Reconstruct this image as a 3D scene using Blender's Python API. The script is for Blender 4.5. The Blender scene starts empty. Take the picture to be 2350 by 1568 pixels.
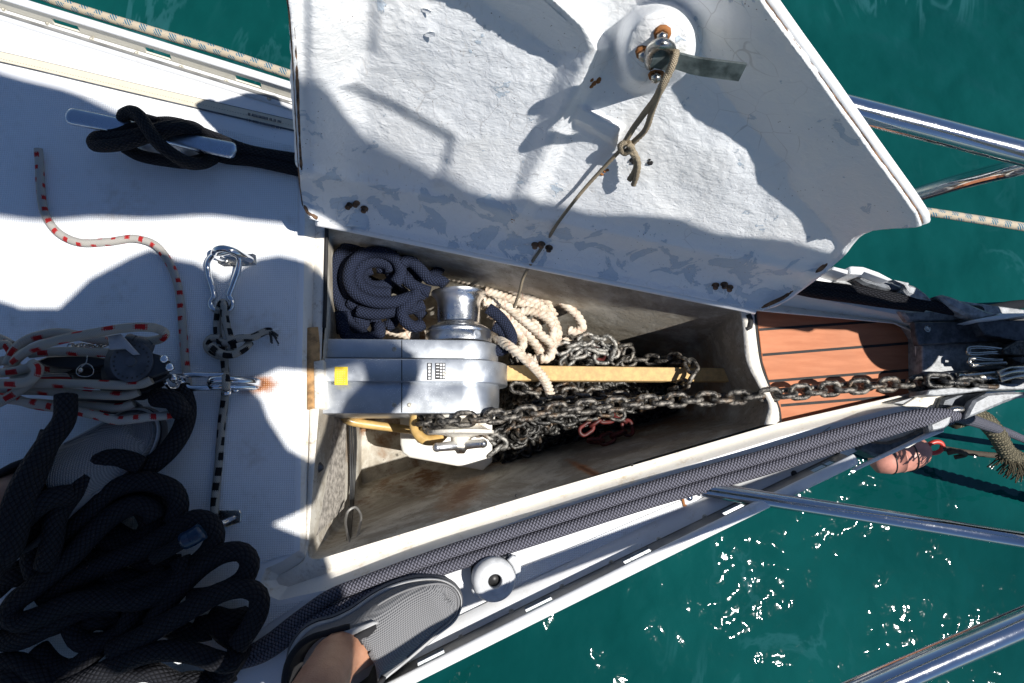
import bpy, bmesh, math, random
from math import sin, cos, pi, radians
from mathutils import Vector, Quaternion, Matrix, noise
from mathutils.geometry import tessellate_polygon
SC = bpy.context.scene
COL = SC.collection
# ---------------------------------------------------------------- camera
F, CX, CY = 1567.0, 1175.0, 784.0        # focal length and centre on a 2350 x 1568 grid
NX, NY, CH = 1010.0, 1060.0, 1.02        # straight-down point, camera height over the deck
cam_d = bpy.data.cameras.new('camera'); cam = bpy.data.objects.new('camera', cam_d); COL.objects.link(cam)
cam_d.sensor_width = 36; cam_d.lens = 36*F/2350; cam_d.clip_end = 2000; cam_d.clip_start = 0.01
_dn = Vector((NX-CX, -(NY-CY), -F)).normalized()
CQ = _dn.rotation_difference(Vector((0, 0, -1)))
cam.rotation_mode = 'QUATERNION'; cam.rotation_quaternion = CQ; cam.location = (0, 0, CH)
SC.camera = cam
CAM = Vector((0, 0, CH))
def ray(u, v): return (CQ @ Vector((u-CX, -(v-CY), -F))).normalized()
def P(u, v, z=0.0):
    d = ray(u, v); t = (z-CH)/d.z
    return CAM + d*t
def PP(u, v, o, n):
    d = ray(u, v); return CAM + d*((o-CAM).dot(n)/d.dot(n))
# ---------------------------------------------------------------- light
EL, AZ = radians(62), radians(-18)
SUN = Vector((cos(AZ)*cos(EL), sin(AZ)*cos(EL), sin(EL)))
w = bpy.data.worlds.new('World'); SC.world = w; w.use_nodes = True
nt = w.node_tree; bg = nt.nodes['Background']
sky = nt.nodes.new('ShaderNodeTexSky'); sky.sky_type = 'NISHITA'; sky.sun_disc = False
sky.sun_elevation = EL; sky.sun_rotation = math.atan2(SUN.x, SUN.y); sky.air_density = 1.0; sky.dust_density = 0.1; sky.ozone_density = 3.0
tint = nt.nodes.new('ShaderNodeMix'); tint.data_type = 'RGBA'; tint.blend_type = 'MULTIPLY'; tint.inputs[0].default_value = 1
nt.links.new(sky.outputs[0], tint.inputs[6]); tint.inputs[7].default_value = (.90, .97, 1.08, 1)
nt.links.new(tint.outputs[2], bg.inputs[0]); bg.inputs[1].default_value = 0.052
sl = bpy.data.lights.new('sun', 'SUN'); sl.energy = 5.0; sl.angle = radians(0.53); sl.color = (1.0, 0.965, 0.91)
so = bpy.data.objects.new('sun', sl); COL.objects.link(so); so.rotation_mode = 'QUATERNION'
so.rotation_quaternion = SUN.to_track_quat('Z', 'Y')
SC.view_settings.view_transform = 'Standard'; SC.view_settings.look = 'None'; SC.view_settings.exposure = 0.42; SC.view_settings.gamma = 1
# ---------------------------------------------------------------- materials
class NB:
    def __init__(s, name):
        s.m = bpy.data.materials.new(name); s.m.use_nodes = True; s.t = s.m.node_tree; s.n = s.t.nodes; s.L = s.t.links
        s.b = s.n['Principled BSDF']
    def put(s, sock, v):
        if isinstance(v, (int, float)):
            sock.default_value = v if sock.type == 'VALUE' else (v, v, v, 1) if sock.type == 'RGBA' else (v, v, v)
        elif isinstance(v, tuple): sock.default_value = v if len(v) == len(sock.default_value) else (*v, 1)
        else: s.L.new(v, sock)
    def M(s, op, a, b=0.0, c=0.0):
        n = s.n.new('ShaderNodeMath'); n.operation = op
        s.put(n.inputs[0], a); s.put(n.inputs[1], b); s.put(n.inputs[2], c); return n.outputs[0]
    def ramp(s, x, a, b, lo=0.0, hi=1.0):
        n = s.n.new('ShaderNodeMapRange'); n.interpolation_type = 'SMOOTHSTEP'
        s.put(n.inputs[0], x); s.put(n.inputs[1], a); s.put(n.inputs[2], b); s.put(n.inputs[3], lo); s.put(n.inputs[4], hi); return n.outputs[0]
    def mix(s, f, a, b):
        n = s.n.new('ShaderNodeMix'); n.data_type = 'RGBA'; s.put(n.inputs[0], f); s.put(n.inputs[6], a); s.put(n.inputs[7], b); return n.outputs[2]
    def obj(s, scale=(1, 1, 1), rot=(0, 0, 0)):
        g = s.n.new('ShaderNodeNewGeometry'); mp = s.n.new('ShaderNodeMapping'); s.L.new(g.outputs['Position'], mp.inputs[0])
        mp.inputs['Scale'].default_value = scale; mp.inputs['Rotation'].default_value = rot; return mp.outputs[0]
    def noise(s, scale, det=3, rough=.5, vec=None, dist=0.0):
        n = s.n.new('ShaderNodeTexNoise'); n.inputs['Scale'].default_value = scale; n.inputs['Detail'].default_value = det
        n.inputs['Roughness'].default_value = rough; n.inputs['Distortion'].default_value = dist
        s.L.new(vec if vec is not None else s.obj(), n.inputs['Vector']); return n.outputs[0]
    def voro(s, scale, feat='F1', vec=None, rnd=1.0):
        n = s.n.new('ShaderNodeTexVoronoi'); n.feature = feat; n.inputs['Scale'].default_value = scale; n.inputs['Randomness'].default_value = rnd
        s.L.new(vec if vec is not None else s.obj(), n.inputs['Vector']); return n.outputs[0]
    def sep(s, vec):
        n = s.n.new('ShaderNodeSeparateXYZ'); s.L.new(vec, n.inputs[0]); return n.outputs
    def uv(s):
        n = s.n.new('ShaderNodeUVMap'); return s.sep(n.outputs[0])
    def bump(s, h, dist=.001, st=1.0, prev=None):
        n = s.n.new('ShaderNodeBump'); n.inputs['Distance'].default_value = dist; n.inputs['Strength'].default_value = st
        s.L.new(h, n.inputs['Height'])
        if prev is not None: s.L.new(prev, n.inputs['Normal'])
        return n.outputs[0]
    def stain(s, c, ctr, sx, sy, ang=0.0, col=(.34, .12, .03), dark=(.14, .05, .02)):
        x, y, z = s.sep(s.obj()); ca, sa = cos(ang), sin(ang); dx = s.M('SUBTRACT', x, ctr.x); dy = s.M('SUBTRACT', y, ctr.y)
        a = s.M('DIVIDE', s.M('ADD', s.M('MULTIPLY', dx, ca), s.M('MULTIPLY', dy, sa)), sx); b = s.M('DIVIDE', s.M('SUBTRACT', s.M('MULTIPLY', dy, ca), s.M('MULTIPLY', dx, sa)), sy)
        r = s.M('SQRT', s.M('ADD', s.M('MULTIPLY', a, a), s.M('MULTIPLY', b, b))); r = s.M('ADD', r, s.M('MULTIPLY', s.M('SUBTRACT', s.noise(60, 5, .7), .5), .9))
        c = s.mix(s.ramp(r, 1.0, .25, 0, .85), c, col); return s.mix(s.ramp(r, .42, .15, 0, .9), c, dark)
    def out(s, col=None, rough=None, metal=None, nrm=None, spec=None, coat=None):
        i = s.b.inputs
        if col is not None: s.put(i['Base Color'], col)
        if rough is not None: s.put(i['Roughness'], rough)
        if metal is not None: s.put(i['Metallic'], metal)
        if spec is not None: s.put(i['Specular IOR Level'], spec)
        if coat is not None: s.put(i['Coat Weight'], coat); i['Coat Roughness'].default_value = .08
        if nrm is not None: s.L.new(nrm, i['Normal'])
        return s.m
MAT = {}
def plain(name, col, rough=.5, metal=0.0, nz=0.12, sc=60, bmp=0.0, spec=None):
    b = NB(name); n = b.noise(sc, 4, .6)
    dark = tuple(c*(1-nz*2.2) for c in col); lite = tuple(min(1, c*(1+nz)) for c in col)
    c = b.mix(b.ramp(n, .3, .7), dark, lite)
    nr = b.bump(b.noise(sc*5, 3), .0006, bmp) if bmp else None
    MAT[name] = b.out(c, b.ramp(n, .3, .7, max(0, rough-.08), min(1, rough+.08)), metal, nr, spec); return MAT[name]
def dirty(name, col, dirt, amt=.5, rough=.45, sc=14, speck=True, bmp=.3, grid=0.0, stains=()):
    b = NB(name); n = b.noise(sc, 8, .7); n2 = b.noise(sc*6, 5, .65)
    f = b.M('MULTIPLY', b.ramp(n, .5, .72), b.ramp(n2, .35, .65)); f = b.M('MULTIPLY', f, amt)
    c = b.mix(f, col, dirt)
    if speck:
        v = b.voro(180); k = b.M('MULTIPLY', b.ramp(v, .10, .05), b.ramp(b.noise(25, 2), .52, .6)); c = b.mix(b.M('MULTIPLY', k, .85), c, (.05, .04, .03))
    nr = b.bump(b.noise(220, 3), .0008, bmp)
    if grid:
        x, y, _ = b.sep(b.obj())
        h = b.M('MULTIPLY', b.M('SINE', b.M('MULTIPLY', x, 2*pi/.0031)), b.M('SINE', b.M('MULTIPLY', y, 2*pi/.0031)))
        g = b.M('MAXIMUM', b.M('ABSOLUTE', b.M('SINE', b.M('MULTIPLY', x, pi/.0031))), b.M('ABSOLUTE', b.M('SINE', b.M('MULTIPLY', y, pi/.0031))))
        h2 = b.M('MULTIPLY', b.M('ABSOLUTE', b.M('SINE', b.M('MULTIPLY', x, pi/.0031))), b.M('ABSOLUTE', b.M('SINE', b.M('MULTIPLY', y, pi/.0031))))
        nr = b.bump(h2, .0005, grid, nr)
        c = b.mix(b.ramp(h2, .30, .05, 0, .22), c, tuple(q*.55 for q in dirt))
    for ctr, sx, sy, ang in stains: c = b.stain(c, ctr, sx, sy, ang)
    MAT[name] = b.out(c, rough, 0, nr); return MAT[name]
def rope_mat(name, base, gap, pitch, around=8, fleck=None, fp=.03, fk=2, dirt=0.12, skew=.25, flen=.32, fw=.5, bmpd=.0014, rough=.8, brk=False):
    b = NB(name); u, v, _ = b.uv()
    d = b.M('DIVIDE', v, pitch); a = b.M('MULTIPLY', u, around)
    s1 = b.M('SINE', b.M('MULTIPLY', b.M('ADD', a, d), 2*pi)); s2 = b.M('SINE', b.M('MULTIPLY', b.M('SUBTRACT', a, d), 2*pi))
    h = b.M('MULTIPLY', s1, s2)
    hh = b.M('ABSOLUTE', h)
    n = b.noise(40, 4, .7); n2 = b.noise(600, 3, .6)
    c = b.mix(b.ramp(hh, .0, .45), gap, base)
    c = b.mix(b.M('MULTIPLY', b.ramp(n, .4, .75), dirt*3), c, tuple(q*.55 for q in base))
    if fleck:
        uu = b.M('ADD', b.M('MULTIPLY', u, fk), b.M('MULTIPLY', v, skew/fp))
        cell = b.M('FLOOR', uu); fu = b.M('SUBTRACT', uu, cell)
        vv = b.M('ADD', b.M('DIVIDE', v, fp), b.M('MULTIPLY', cell, .5)); fv = b.M('SUBTRACT', vv, b.M('FLOOR', vv))
        fv = b.M('ADD', fv, b.M('MULTIPLY', h, .05)); fu = b.M('ADD', fu, b.M('MULTIPLY', h, .05))
        k = b.M('MULTIPLY', b.M('LESS_THAN', b.M('ABSOLUTE', b.M('SUBTRACT', fv, .5)), flen/2), b.M('LESS_THAN', b.M('ABSOLUTE', b.M('SUBTRACT', fu, .5)), fw/2))
        if brk: k = b.M('MULTIPLY', k, b.M('GREATER_THAN', s1, -.25))
        c = b.mix(k, c, fleck)
    nr = b.bump(hh, bmpd, .9); nr = b.bump(n2, .0004, .6, nr)
    MAT[name] = b.out(c, rough, 0, nr, spec=.2); return MAT[name]
def metal(name, col=(.62, .62, .63), rough=.15, sc=30, scratch=.3):
    b = NB(name); n = b.noise(sc, 5, .7); n2 = b.noise(260, 3, .6)
    r = b.M('ADD', b.ramp(n, .35, .7, rough*.7, rough*1.5), b.ramp(n2, .6, .75, 0, scratch*.4))
    MAT[name] = b.out(b.mix(b.ramp(n, .4, .8), col, tuple(c*.8 for c in col)), r, 1, b.bump(n2, .0002, .25)); return MAT[name]
# ---------------------------------------------------------------- object helpers
def meta(o, label=None, cat=None, group=None, kind=None):
    if label: o['label'] = label
    if cat: o['category'] = cat
    if group: o['group'] = group
    if kind: o['kind'] = kind
    return o
def empty(name, loc, label=None, cat=None, group=None):
    o = bpy.data.objects.new(name, None); COL.objects.link(o); o.location = loc; o.empty_display_size = .05
    return meta(o, label, cat, group)
class MB:
    def __init__(s): s.v = []; s.f = []; s.uv = []; s.mi = []; s.mats = []
    def mat(s, m):
        if m not in s.mats: s.mats.append(m)
        return s.mats.index(m)
    def add(s, vs, fs, uvs=None, mi=0):
        k = len(s.v); s.v += [tuple(p) for p in vs]
        for i, f in enumerate(fs):
            s.f.append(tuple(k+q for q in f)); s.mi.append(mi); s.uv.append(uvs[i] if uvs else [(0, 0)]*len(f))
    def build(s, name, mats, parent=None, smooth=True, sharp=None):
        me = bpy.data.meshes.new(name); me.from_pydata(s.v, [], s.f)
        ul = me.uv_layers.new(name='UVMap'); k = 0; fl = []
        for q in s.uv:
            for c in q: fl += [c[0], c[1]]
        ul.data.foreach_set('uv', fl)
        for m in (mats if isinstance(mats, (list, tuple)) else [mats]): me.materials.append(MAT[m] if isinstance(m, str) else m)
        me.polygons.foreach_set('material_index', s.mi)
        if smooth:
            me.polygons.foreach_set('use_smooth', [True]*len(me.polygons))
            if sharp: me.set_sharp_from_angle(angle=radians(sharp))
        me.update(); o = bpy.data.objects.new(name, me); COL.objects.link(o)
        if parent: put_under(o, parent)
        return o
def put_under(o, parent):
    o.parent = parent
    p = parent; off = Vector((0, 0, 0))
    while p is not None: off += Vector(p.location); p = p.parent
    if o.type == 'MESH' and o.data.users == 1: o.data.transform(Matrix.Translation(-off))
    else: o.location = Vector(o.location) - off
def cr(pts, step=.004, closed=False):
    """Catmull-Rom through points, resampled evenly"""
    n = len(pts); out = []
    if n == 2: 
        L = (pts[1]-pts[0]).length; k = max(1, int(L/step)); return [pts[0].lerp(pts[1], i/k) for i in range(k+1)]
    rng = range(n) if closed else range(n-1)
    for i in rng:
        if closed: a, b, c, d = pts[i-1], pts[i], pts[(i+1) % n], pts[(i+2) % n]
        else:
            b, c = pts[i], pts[i+1]; a = pts[i-1] if i else b+(b-c)*.5; d = pts[i+2] if i+2 < n else c+(c-b)*.5
        k = max(2, int((c-b).length/step))
        t1 = (b-a).length**.5+1e-6; t2 = (c-b).length**.5+1e-6; t3 = (d-c).length**.5+1e-6
        m1 = ((b-a)/t1-(c-a)/(t1+t2)+(c-b)/t2)*t2; m2 = ((c-b)/t2-(d-b)/(t2+t3)+(d-c)/t3)*t2
        for j in range(k):
            t = j/k; t_2 = t*t; t_3 = t_2*t
            out.append(b*(2*t_3-3*t_2+1)+m1*(t_3-2*t_2+t)+c*(-2*t_3+3*t_2)+m2*(t_3-t_2))
    if not closed: out.append(pts[-1])
    return out
def sweep(mb, path, r, seg=12, closed=False, lobes=0, twist=0.0, mi=0, flat=1.0, caps=True, lob=.16, up0=None):
    n = len(path); N_ = []; s = 0.0; S = [0.0]
    for i in range(1, n): s += (path[i]-path[i-1]).length; S.append(s)
    up = up0 or Vector((0, 0, 1)); vs = []
    for i in range(n):
        a = path[i-1] if (i or closed) else path[i]; b = path[(i+1) % n] if (i < n-1 or closed) else path[i]
        t = (b-a)
        if t.length < 1e-9: t = Vector((1, 0, 0))
        t.normalize(); up = (up-t*up.dot(t))
        if up.length < 1e-4: up = t.orthogonal()
        up.normalize(); sd = t.cross(up)
        rr = r(i/(n-1)) if callable(r) else r
        for j in range(seg):
            th = 2*pi*j/seg; q = rr
            if lobes: q = rr*((1-lob)+lob*abs(cos(lobes/2*(th-twist*S[i])))*1.6)
            vs.append(path[i]+sd*(cos(th)*q)+up*(sin(th)*q*flat))
    fs = []; uvs = []
    for i in range(n if closed else n-1):
        i2 = (i+1) % n; s0 = S[i]; s1 = S[i+1] if i+1 < n else s+(path[0]-path[-1]).length
        for j in range(seg):
            j2 = (j+1) % seg
            fs.append((i*seg+j, i2*seg+j, i2*seg+j2, i*seg+j2)); uvs.append([(j/seg, s0), (j/seg, s1), ((j+1)/seg, s1), ((j+1)/seg, s0)])
    if caps and not closed:
        fs.append(tuple(range(seg))); uvs.append([(0, 0)]*seg)
        fs.append(tuple((n-1)*seg+j for j in reversed(range(seg)))); uvs.append([(0, 0)]*seg)
    mb.add(vs, fs, uvs, mi)
def W(pts, z=0.0):
    return [P(p[0], p[1], p[2] if len(p) > 2 else z) for p in pts]
def tube(mb, pts, r, z=0.0, step=.004, **k):
    sweep(mb, cr(W(pts, z), step, k.get('closed', False)), r, **k)
def slab(mb, pts, z1, z0, bev=.0015, mi=0, world=False):
    """prism under a pixel outline: bevelled top edge"""
    A = pts if world else [P(p[0], p[1], p[2] if len(p) > 2 else z1) for p in pts]
    A = [Vector(p) for p in A]; n = len(A)
    ar = sum(A[i].x*A[(i+1) % n].y-A[(i+1) % n].x*A[i].y for i in range(n))
    if ar < 0: A.reverse()
    ins = []
    for i in range(n):
        e1 = (A[i]-A[i-1]).to_2d().normalized(); e2 = (A[(i+1) % n]-A[i]).to_2d().normalized()
        n1 = Vector((-e1.y, e1.x)); n2 = Vector((-e2.y, e2.x)); m = (n1+n2)
        m = m/max(.35, m.length_squared/2) if m.length > 1e-6 else n1
        ins.append(A[i]+Vector((m.x*bev, m.y*bev, 0)))
    top = ins; mid = [p-Vector((0, 0, bev)) for p in A]; bot = [Vector((p.x, p.y, z0 if z0 < p.z-bev else p.z-bev-.0005)) for p in A]
    vs = top+mid+bot; fs = []
    for tri in tessellate_polygon([top]):
        a, b, c = tri
        if (top[b]-top[a]).cross(top[c]-top[a]).z < 0: a, c = c, a
        fs.append((a, b, c))
    for i in range(n):
        j = (i+1) % n; fs += [(n+i, n+j, j, i), (2*n+i, 2*n+j, n+j, n+i)]
    fs.append(tuple(reversed(range(2*n, 3*n))))
    mb.add(vs, fs, [[(vs[q].x, vs[q].y) for q in f] for f in fs], mi)
def lathe(mb, o, axis, prof, seg=32, mi=0, cap=True):
    """prof: list of (radius, distance along axis)"""
    axis = axis.normalized(); a = axis.orthogonal().normalized(); b = axis.cross(a); vs = []; m = len(prof)
    for r, h in prof:
        for j in range(seg):
            t = 2*pi*j/seg; vs.append(o+axis*h+a*(cos(t)*r)+b*(sin(t)*r))
    fs = []
    for i in range(m-1):
        for j in range(seg): k = (j+1) % seg; fs.append((i*seg+j, i*seg+k, (i+1)*seg+k, (i+1)*seg+j))
    if cap: fs.append(tuple(reversed(range(seg)))); fs.append(tuple((m-1)*seg+j for j in range(seg)))
    mb.add(vs, fs, None, mi)
def box(mb, c, X, Y, Z, mi=0, bev=0.0):
    """box by centre and half-axis vectors, chamfered"""
    c = Vector(c); X, Y, Z = Vector(X), Vector(Y), Vector(Z)
    bm = bmesh.new(); bmesh.ops.create_cube(bm, size=2)
    lx, ly, lz = X.length, Y.length, Z.length
    for q in bm.verts: q.co = Vector((q.co.x*lx, q.co.y*ly, q.co.z*lz))
    if bev: bmesh.ops.bevel(bm, geom=bm.edges[:], offset=bev, segments=2, affect='EDGES', profile=.6)
    X.normalize(); Y.normalize(); Z.normalize(); bm.verts.index_update()
    mb.add([c+X*q.co.x+Y*q.co.y+Z*q.co.z for q in bm.verts], [tuple(q.index for q in f.verts) for f in bm.faces], None, mi); bm.free()
def ball(mb, c, r, mi=0, seg=12, sq=(1, 1, 1)):
    vs = []; fs = []; m = seg//2
    for i in range(m+1):
        p = pi*i/m
        for j in range(seg): t = 2*pi*j/seg; vs.append(Vector(c)+Vector((sin(p)*cos(t)*r*sq[0], sin(p)*sin(t)*r*sq[1], cos(p)*r*sq[2])))
    for i in range(m):
        for j in range(seg): k = (j+1) % seg; fs.append((i*seg+j, (i+1)*seg+j, (i+1)*seg+k, i*seg+k))
    mb.add(vs, fs, None, mi)
def link_geo(mb, c, t, up, L=.036, Wd=.026, r=.004, mi=0, seg=8, m=14):
    """one chain link: stadium ring, long axis t, lying in the plane t x side, normal up"""
    t = t.normalized(); up = (up-t*up.dot(t)).normalized(); s = t.cross(up); R = Wd/2-r; h = L/2-r-R; path = []
    for i in range(m):
        a = 2*pi*i/m; path.append(c+t*(cos(a)*R+(h if cos(a) > 0 else -h))+s*(sin(a)*R))
    sweep(mb, path, r, seg=seg, closed=True, mi=mi, up0=up)
def smooth01(x): x = max(0, min(1, x)); return x*x*(3-2*x)
def pdist(px, py, poly):
    """signed distance to polygon in px (inside positive)"""
    ins = False; best = 1e18; n = len(poly)
    for i in range(n):
        x1, y1 = poly[i]; x2, y2 = poly[(i+1) % n]
        if (y1 > py) != (y2 > py) and px < (x2-x1)*(py-y1)/(y2-y1)+x1: ins = not ins
        dx, dy = x2-x1, y2-y1; t = max(0, min(1, ((px-x1)*dx+(py-y1)*dy)/(dx*dx+dy*dy+1e-9)))
        d = (px-x1-t*dx)**2+(py-y1-t*dy)**2
        if d < best: best = d
    return best**.5 if ins else -best**.5
def ldist(px, py, line):
    best = 1e18; bt = 0; n = len(line)-1
    for i in range(n):
        x1, y1 = line[i]; x2, y2 = line[i+1]; dx, dy = x2-x1, y2-y1
        t = max(0, min(1, ((px-x1)*dx+(py-y1)*dy)/(dx*dx+dy*dy+1e-9))); d = (px-x1-t*dx)**2+(py-y1-t*dy)**2
        if d < best: best = d; bt = (i+t)/n
    return best**.5, bt
def lines(ls, at=None):
    """interpolate along polyline list at n even params"""
    pass
# ---------------------------------------------------------------- material set
dirty('gelcoat_nonskid', (.76, .785, .81), (.42, .36, .28), .55, .42, 9, True, .25, grid=.9, stains=((P(608, 884), .024, .015, 0), (P(592, 884), .040, .020, .1), (P(560, 600), .012, .008, 0)))
dirty('gelcoat', (.80, .81, .82), (.50, .42, .30), .35, .3, 9, True, .12)
dirty('coaming', (.74, .71, .65), (.44, .33, .19), .8, .35, 22, True, .35, stains=((P(735, 1305), .020, .010, .2), (P(1480, 1062), .012, .005, .3), (P(1180, 1150), .010, .004, .3)))
dirty('gritty_lip', (.74, .70, .62), (.24, .15, .08), .85, .8, 45, True, 1.0)
def liner_mat():
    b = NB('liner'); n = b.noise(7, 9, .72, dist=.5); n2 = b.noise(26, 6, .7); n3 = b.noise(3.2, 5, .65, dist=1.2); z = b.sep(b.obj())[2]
    c = b.mix(b.ramp(n, .40, .58, 0, .85), (.58, .55, .48), (.24, .205, .155)); xx = b.sep(b.obj())[0]; c = b.mix(b.M('MULTIPLY', b.ramp(xx, .05, .42), b.ramp(n2, .3, .6, .2, .65)), c, (.16, .14, .11)); c = b.mix(b.M('MULTIPLY', b.ramp(n2, .52, .60), .55), c, (.40, .36, .29))  # colour darkened towards the bow to stand for the weaker light there
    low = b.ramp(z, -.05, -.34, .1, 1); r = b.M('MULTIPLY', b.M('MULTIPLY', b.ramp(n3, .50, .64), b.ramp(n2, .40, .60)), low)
    c = b.mix(b.M('MULTIPLY', r, .9), c, (.20, .085, .025)); sp = b.M('MULTIPLY', b.ramp(b.voro(120), .14, .07), b.ramp(n3, .40, .52)); c = b.mix(sp, c, (.05, .03, .02))
    c = b.stain(c, P(1288, 1078, -.30), .030, .012, -1.05); c = b.stain(c, P(1060, 1130, -.2), .07, .022, .5, (.28, .15, .07), (.2, .09, .04))
    MAT['liner'] = b.out(c, .8, 0, b.bump(n2, .0025, .8))
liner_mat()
dirty('liner_floor', (.62, .58, .50), (.22, .12, .05), .9, .75, 7, True, .8)
dirty('white_tray', (.80, .78, .72), (.45, .32, .18), .5, .45, 12, True, .2)
plain('caulk', (.018, .017, .017), .75, 0, .2, 90, .6)
dirty('seam_line', (.30, .28, .25), (.1, .08, .06), .6, .7, 60, False)
dirty('webbing', (.62, .56, .44), (.42, .36, .26), .4, .85, 30, False, .6)
dirty('alloy_painted', (.70, .71, .72), (.40, .36, .28), .4, .30, 30, True, .15)
dirty('alloy_cream', (.70, .66, .55), (.40, .33, .22), .4, .35, 30, True, .15)
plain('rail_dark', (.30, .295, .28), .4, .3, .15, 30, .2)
plain('cast_alloy', (.34, .35, .36), .62, .55, .2, 120, .9)
plain('cast_dark', (.10, .11, .125), .5, .4, .25, 90, .6)
metal('steel', (.66, .67, .69), .10, 20, .25)
metal('steel_worn', (.46, .44, .40), .24, 60, .5)
def alloy_body():
    b = NB('alloy_body'); n = b.noise(14, 5, .65); v = b.voro(420); n3 = b.noise(38, 4, .7)
    sp = b.M('MULTIPLY', b.ramp(v, .30, .12), b.ramp(n3, .44, .58))
    c = b.mix(b.ramp(n, .35, .7), (.46, .49, .53), (.56, .59, .63)); c = b.mix(b.M('MULTIPLY', sp, .7), c, (.9, .92, .95))
    MAT['alloy_body'] = b.out(c, b.ramp(n, .3, .7, .30, .46), .88, b.bump(n3, .0003, .3))
alloy_body()
metal('alloy_turned', (.80, .81, .82), .30, 12, .6)
dirty('rust', (.30, .12, .035), (.12, .04, .015), .8, .85, 60, False, 1.0)
plain('black_plastic', (.018, .019, .022), .5, 0, .2, 40, .3)
plain('dark_plastic', (.06, .065, .075), .45, 0, .2, 40, .3)
plain('grey_plastic', (.36, .37, .39), .5, 0, .1, 50, .3)
plain('sticker_white', (.75, .75, .75), .4, 0, .05, 90)
plain('sticker_yellow', (.80, .58, .03), .5, 0, .12, 90)
plain('ink', (.02, .02, .02), .5)
plain('ply', (.42, .24, .10), .8, 0, .3, 60, .8)
plain('ply_weathered', (.36, .33, .29), .85, 0, .25, 120, 1.0)
plain('hose', (.55, .36, .13), .35, 0, .12, 40, .2)
plain('board_yellow', (.60, .40, .17), .75, 0, .10, 120, .5)
plain('screw', (.50, .47, .40), .5, .3, .2, 200)
plain('red_paint', (.10, .012, .010), .6, 0, .3, 80, .4)
plain('bar_steel', (.16, .19, .19), .42, .6, .25, 60, .4)
plain('cap_grey', (.52, .53, .54), .45, 0, .08, 60, .15)
plain('blue_tape', (.006, .03, .07), .3)
plain('buoy_orange', (.62, .27, .20), .5, 0, .18, 12, .5)
plain('buoy_red', (.55, .05, .03), .4, 0, .15, 30)
plain('sail_white', (.6, .58, .52), .85, 0, .08, 10)
metal('cleat_metal', (.50, .57, .66), .34, 40, .6)
plain('shoe_lining', (.012, .012, .014), .9, 0, .1, 60)
plain('shoe_sole', (.17, .17, .175), .7, 0, .1, 40, .3)
plain('shoe_sole_light', (.42, .42, .42), .7, 0, .08, 60, .3)
plain('hair', (.02, .015, .01), .8)
plain('shadow_slab', (.10, .12, .16), .9, 0, .1, 20)
plain('chip_brown', (.16, .09, .05), .85, 0, .4, 90, 1.0)
def shoe_mesh():
    b = NB('shoe_mesh'); x, y, z = b.sep(b.obj((1, 1, 1), (0, 0, radians(33)))); q = .0030
    h = b.M('MULTIPLY', b.M('SINE', b.M('MULTIPLY', x, 2*pi/q)), b.M('SINE', b.M('MULTIPLY', b.M('ADD', y, z), 2*pi/q)))
    c = b.mix(b.ramp(h, -.7, .7), (.155, .155, .16), (.26, .26, .265)); MAT['shoe_mesh'] = b.out(c, .85, 0, b.bump(h, .0010, .8))
shoe_mesh()
def skin():
    b = NB('skin'); n = b.noise(30, 4, .6); n2 = b.noise(220, 3, .6); v = b.voro(420)
    c = b.mix(b.ramp(n, .3, .7), (.36, .17, .10), (.46, .24, .15)); c = b.mix(b.ramp(n2, .55, .8, 0, .3), c, (.28, .11, .07))
    i = b.b.inputs; i['Subsurface Weight'].default_value = .08; i['Subsurface Radius'].default_value = (.01, .004, .002)
    MAT['skin'] = b.out(c, .5, 0, b.bump(v, .0004, .5))
skin()
def chain_mat(name, a, b_, r):
    b = NB(name); n = b.noise(120, 5, .7); n2 = b.noise(35, 3, .6)
    c = b.mix(b.ramp(n, .42, .62), a, b_); c = b.mix(b.M('MULTIPLY', b.ramp(n2, .55, .7), .5), c, (.16, .09, .04))
    MAT[name] = b.out(c, b.ramp(n, .3, .7, r, r+.3), .55, b.bump(b.noise(300, 4, .7), .0012, .9))
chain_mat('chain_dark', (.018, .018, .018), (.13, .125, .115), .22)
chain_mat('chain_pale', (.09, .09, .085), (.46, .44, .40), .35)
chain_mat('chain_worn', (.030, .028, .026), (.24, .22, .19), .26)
rope_mat('rope_charcoal', (.017, .018, .023), (.004, .004, .005), .017, 6, bmpd=.0018)
rope_mat('rope_grey_braid', (.15, .15, .185), (.006, .006, .008), .0105, 4, bmpd=.0018)
rope_mat('rope_navy', (.020, .027, .054), (.006, .008, .016), .0110, 5, bmpd=.0016)
rope_mat('rope_red_fleck', (.48, .45, .39), (.20, .18, .15), .0050, 9, (.36, .012, .014), .036, 2, .10, .2, .34, .40, .0007)
rope_mat('rope_red_thin', (.50, .48, .44), (.25, .23, .20), .0040, 8, (.40, .02, .02), .019, 2, .06, .15, .34, .5, .0005)
rope_mat('rope_black_fleck', (.42, .40, .35), (.18, .17, .15), .0040, 7, (.008, .008, .009), .021, 2, .10, .15, .55, .62, .0006)
rope_mat('rope_blue_fleck', (.58, .50, .38), (.42, .35, .26), .0045, 8, (.05, .16, .24), .024, 3, .08, .1, .5, .8, .0006, brk=True)
rope_mat('cord_tan', (.42, .35, .25), (.14, .11, .07), .0035, 3, bmpd=.0008)
rope_mat('rope_thin_dark', (.11, .09, .07), (.04, .03, .02), .0035, 3, bmpd=.0006)
rope_mat('rope_mossy', (.16, .14, .09), (.035, .03, .02), .02, 4, bmpd=.004)
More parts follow.
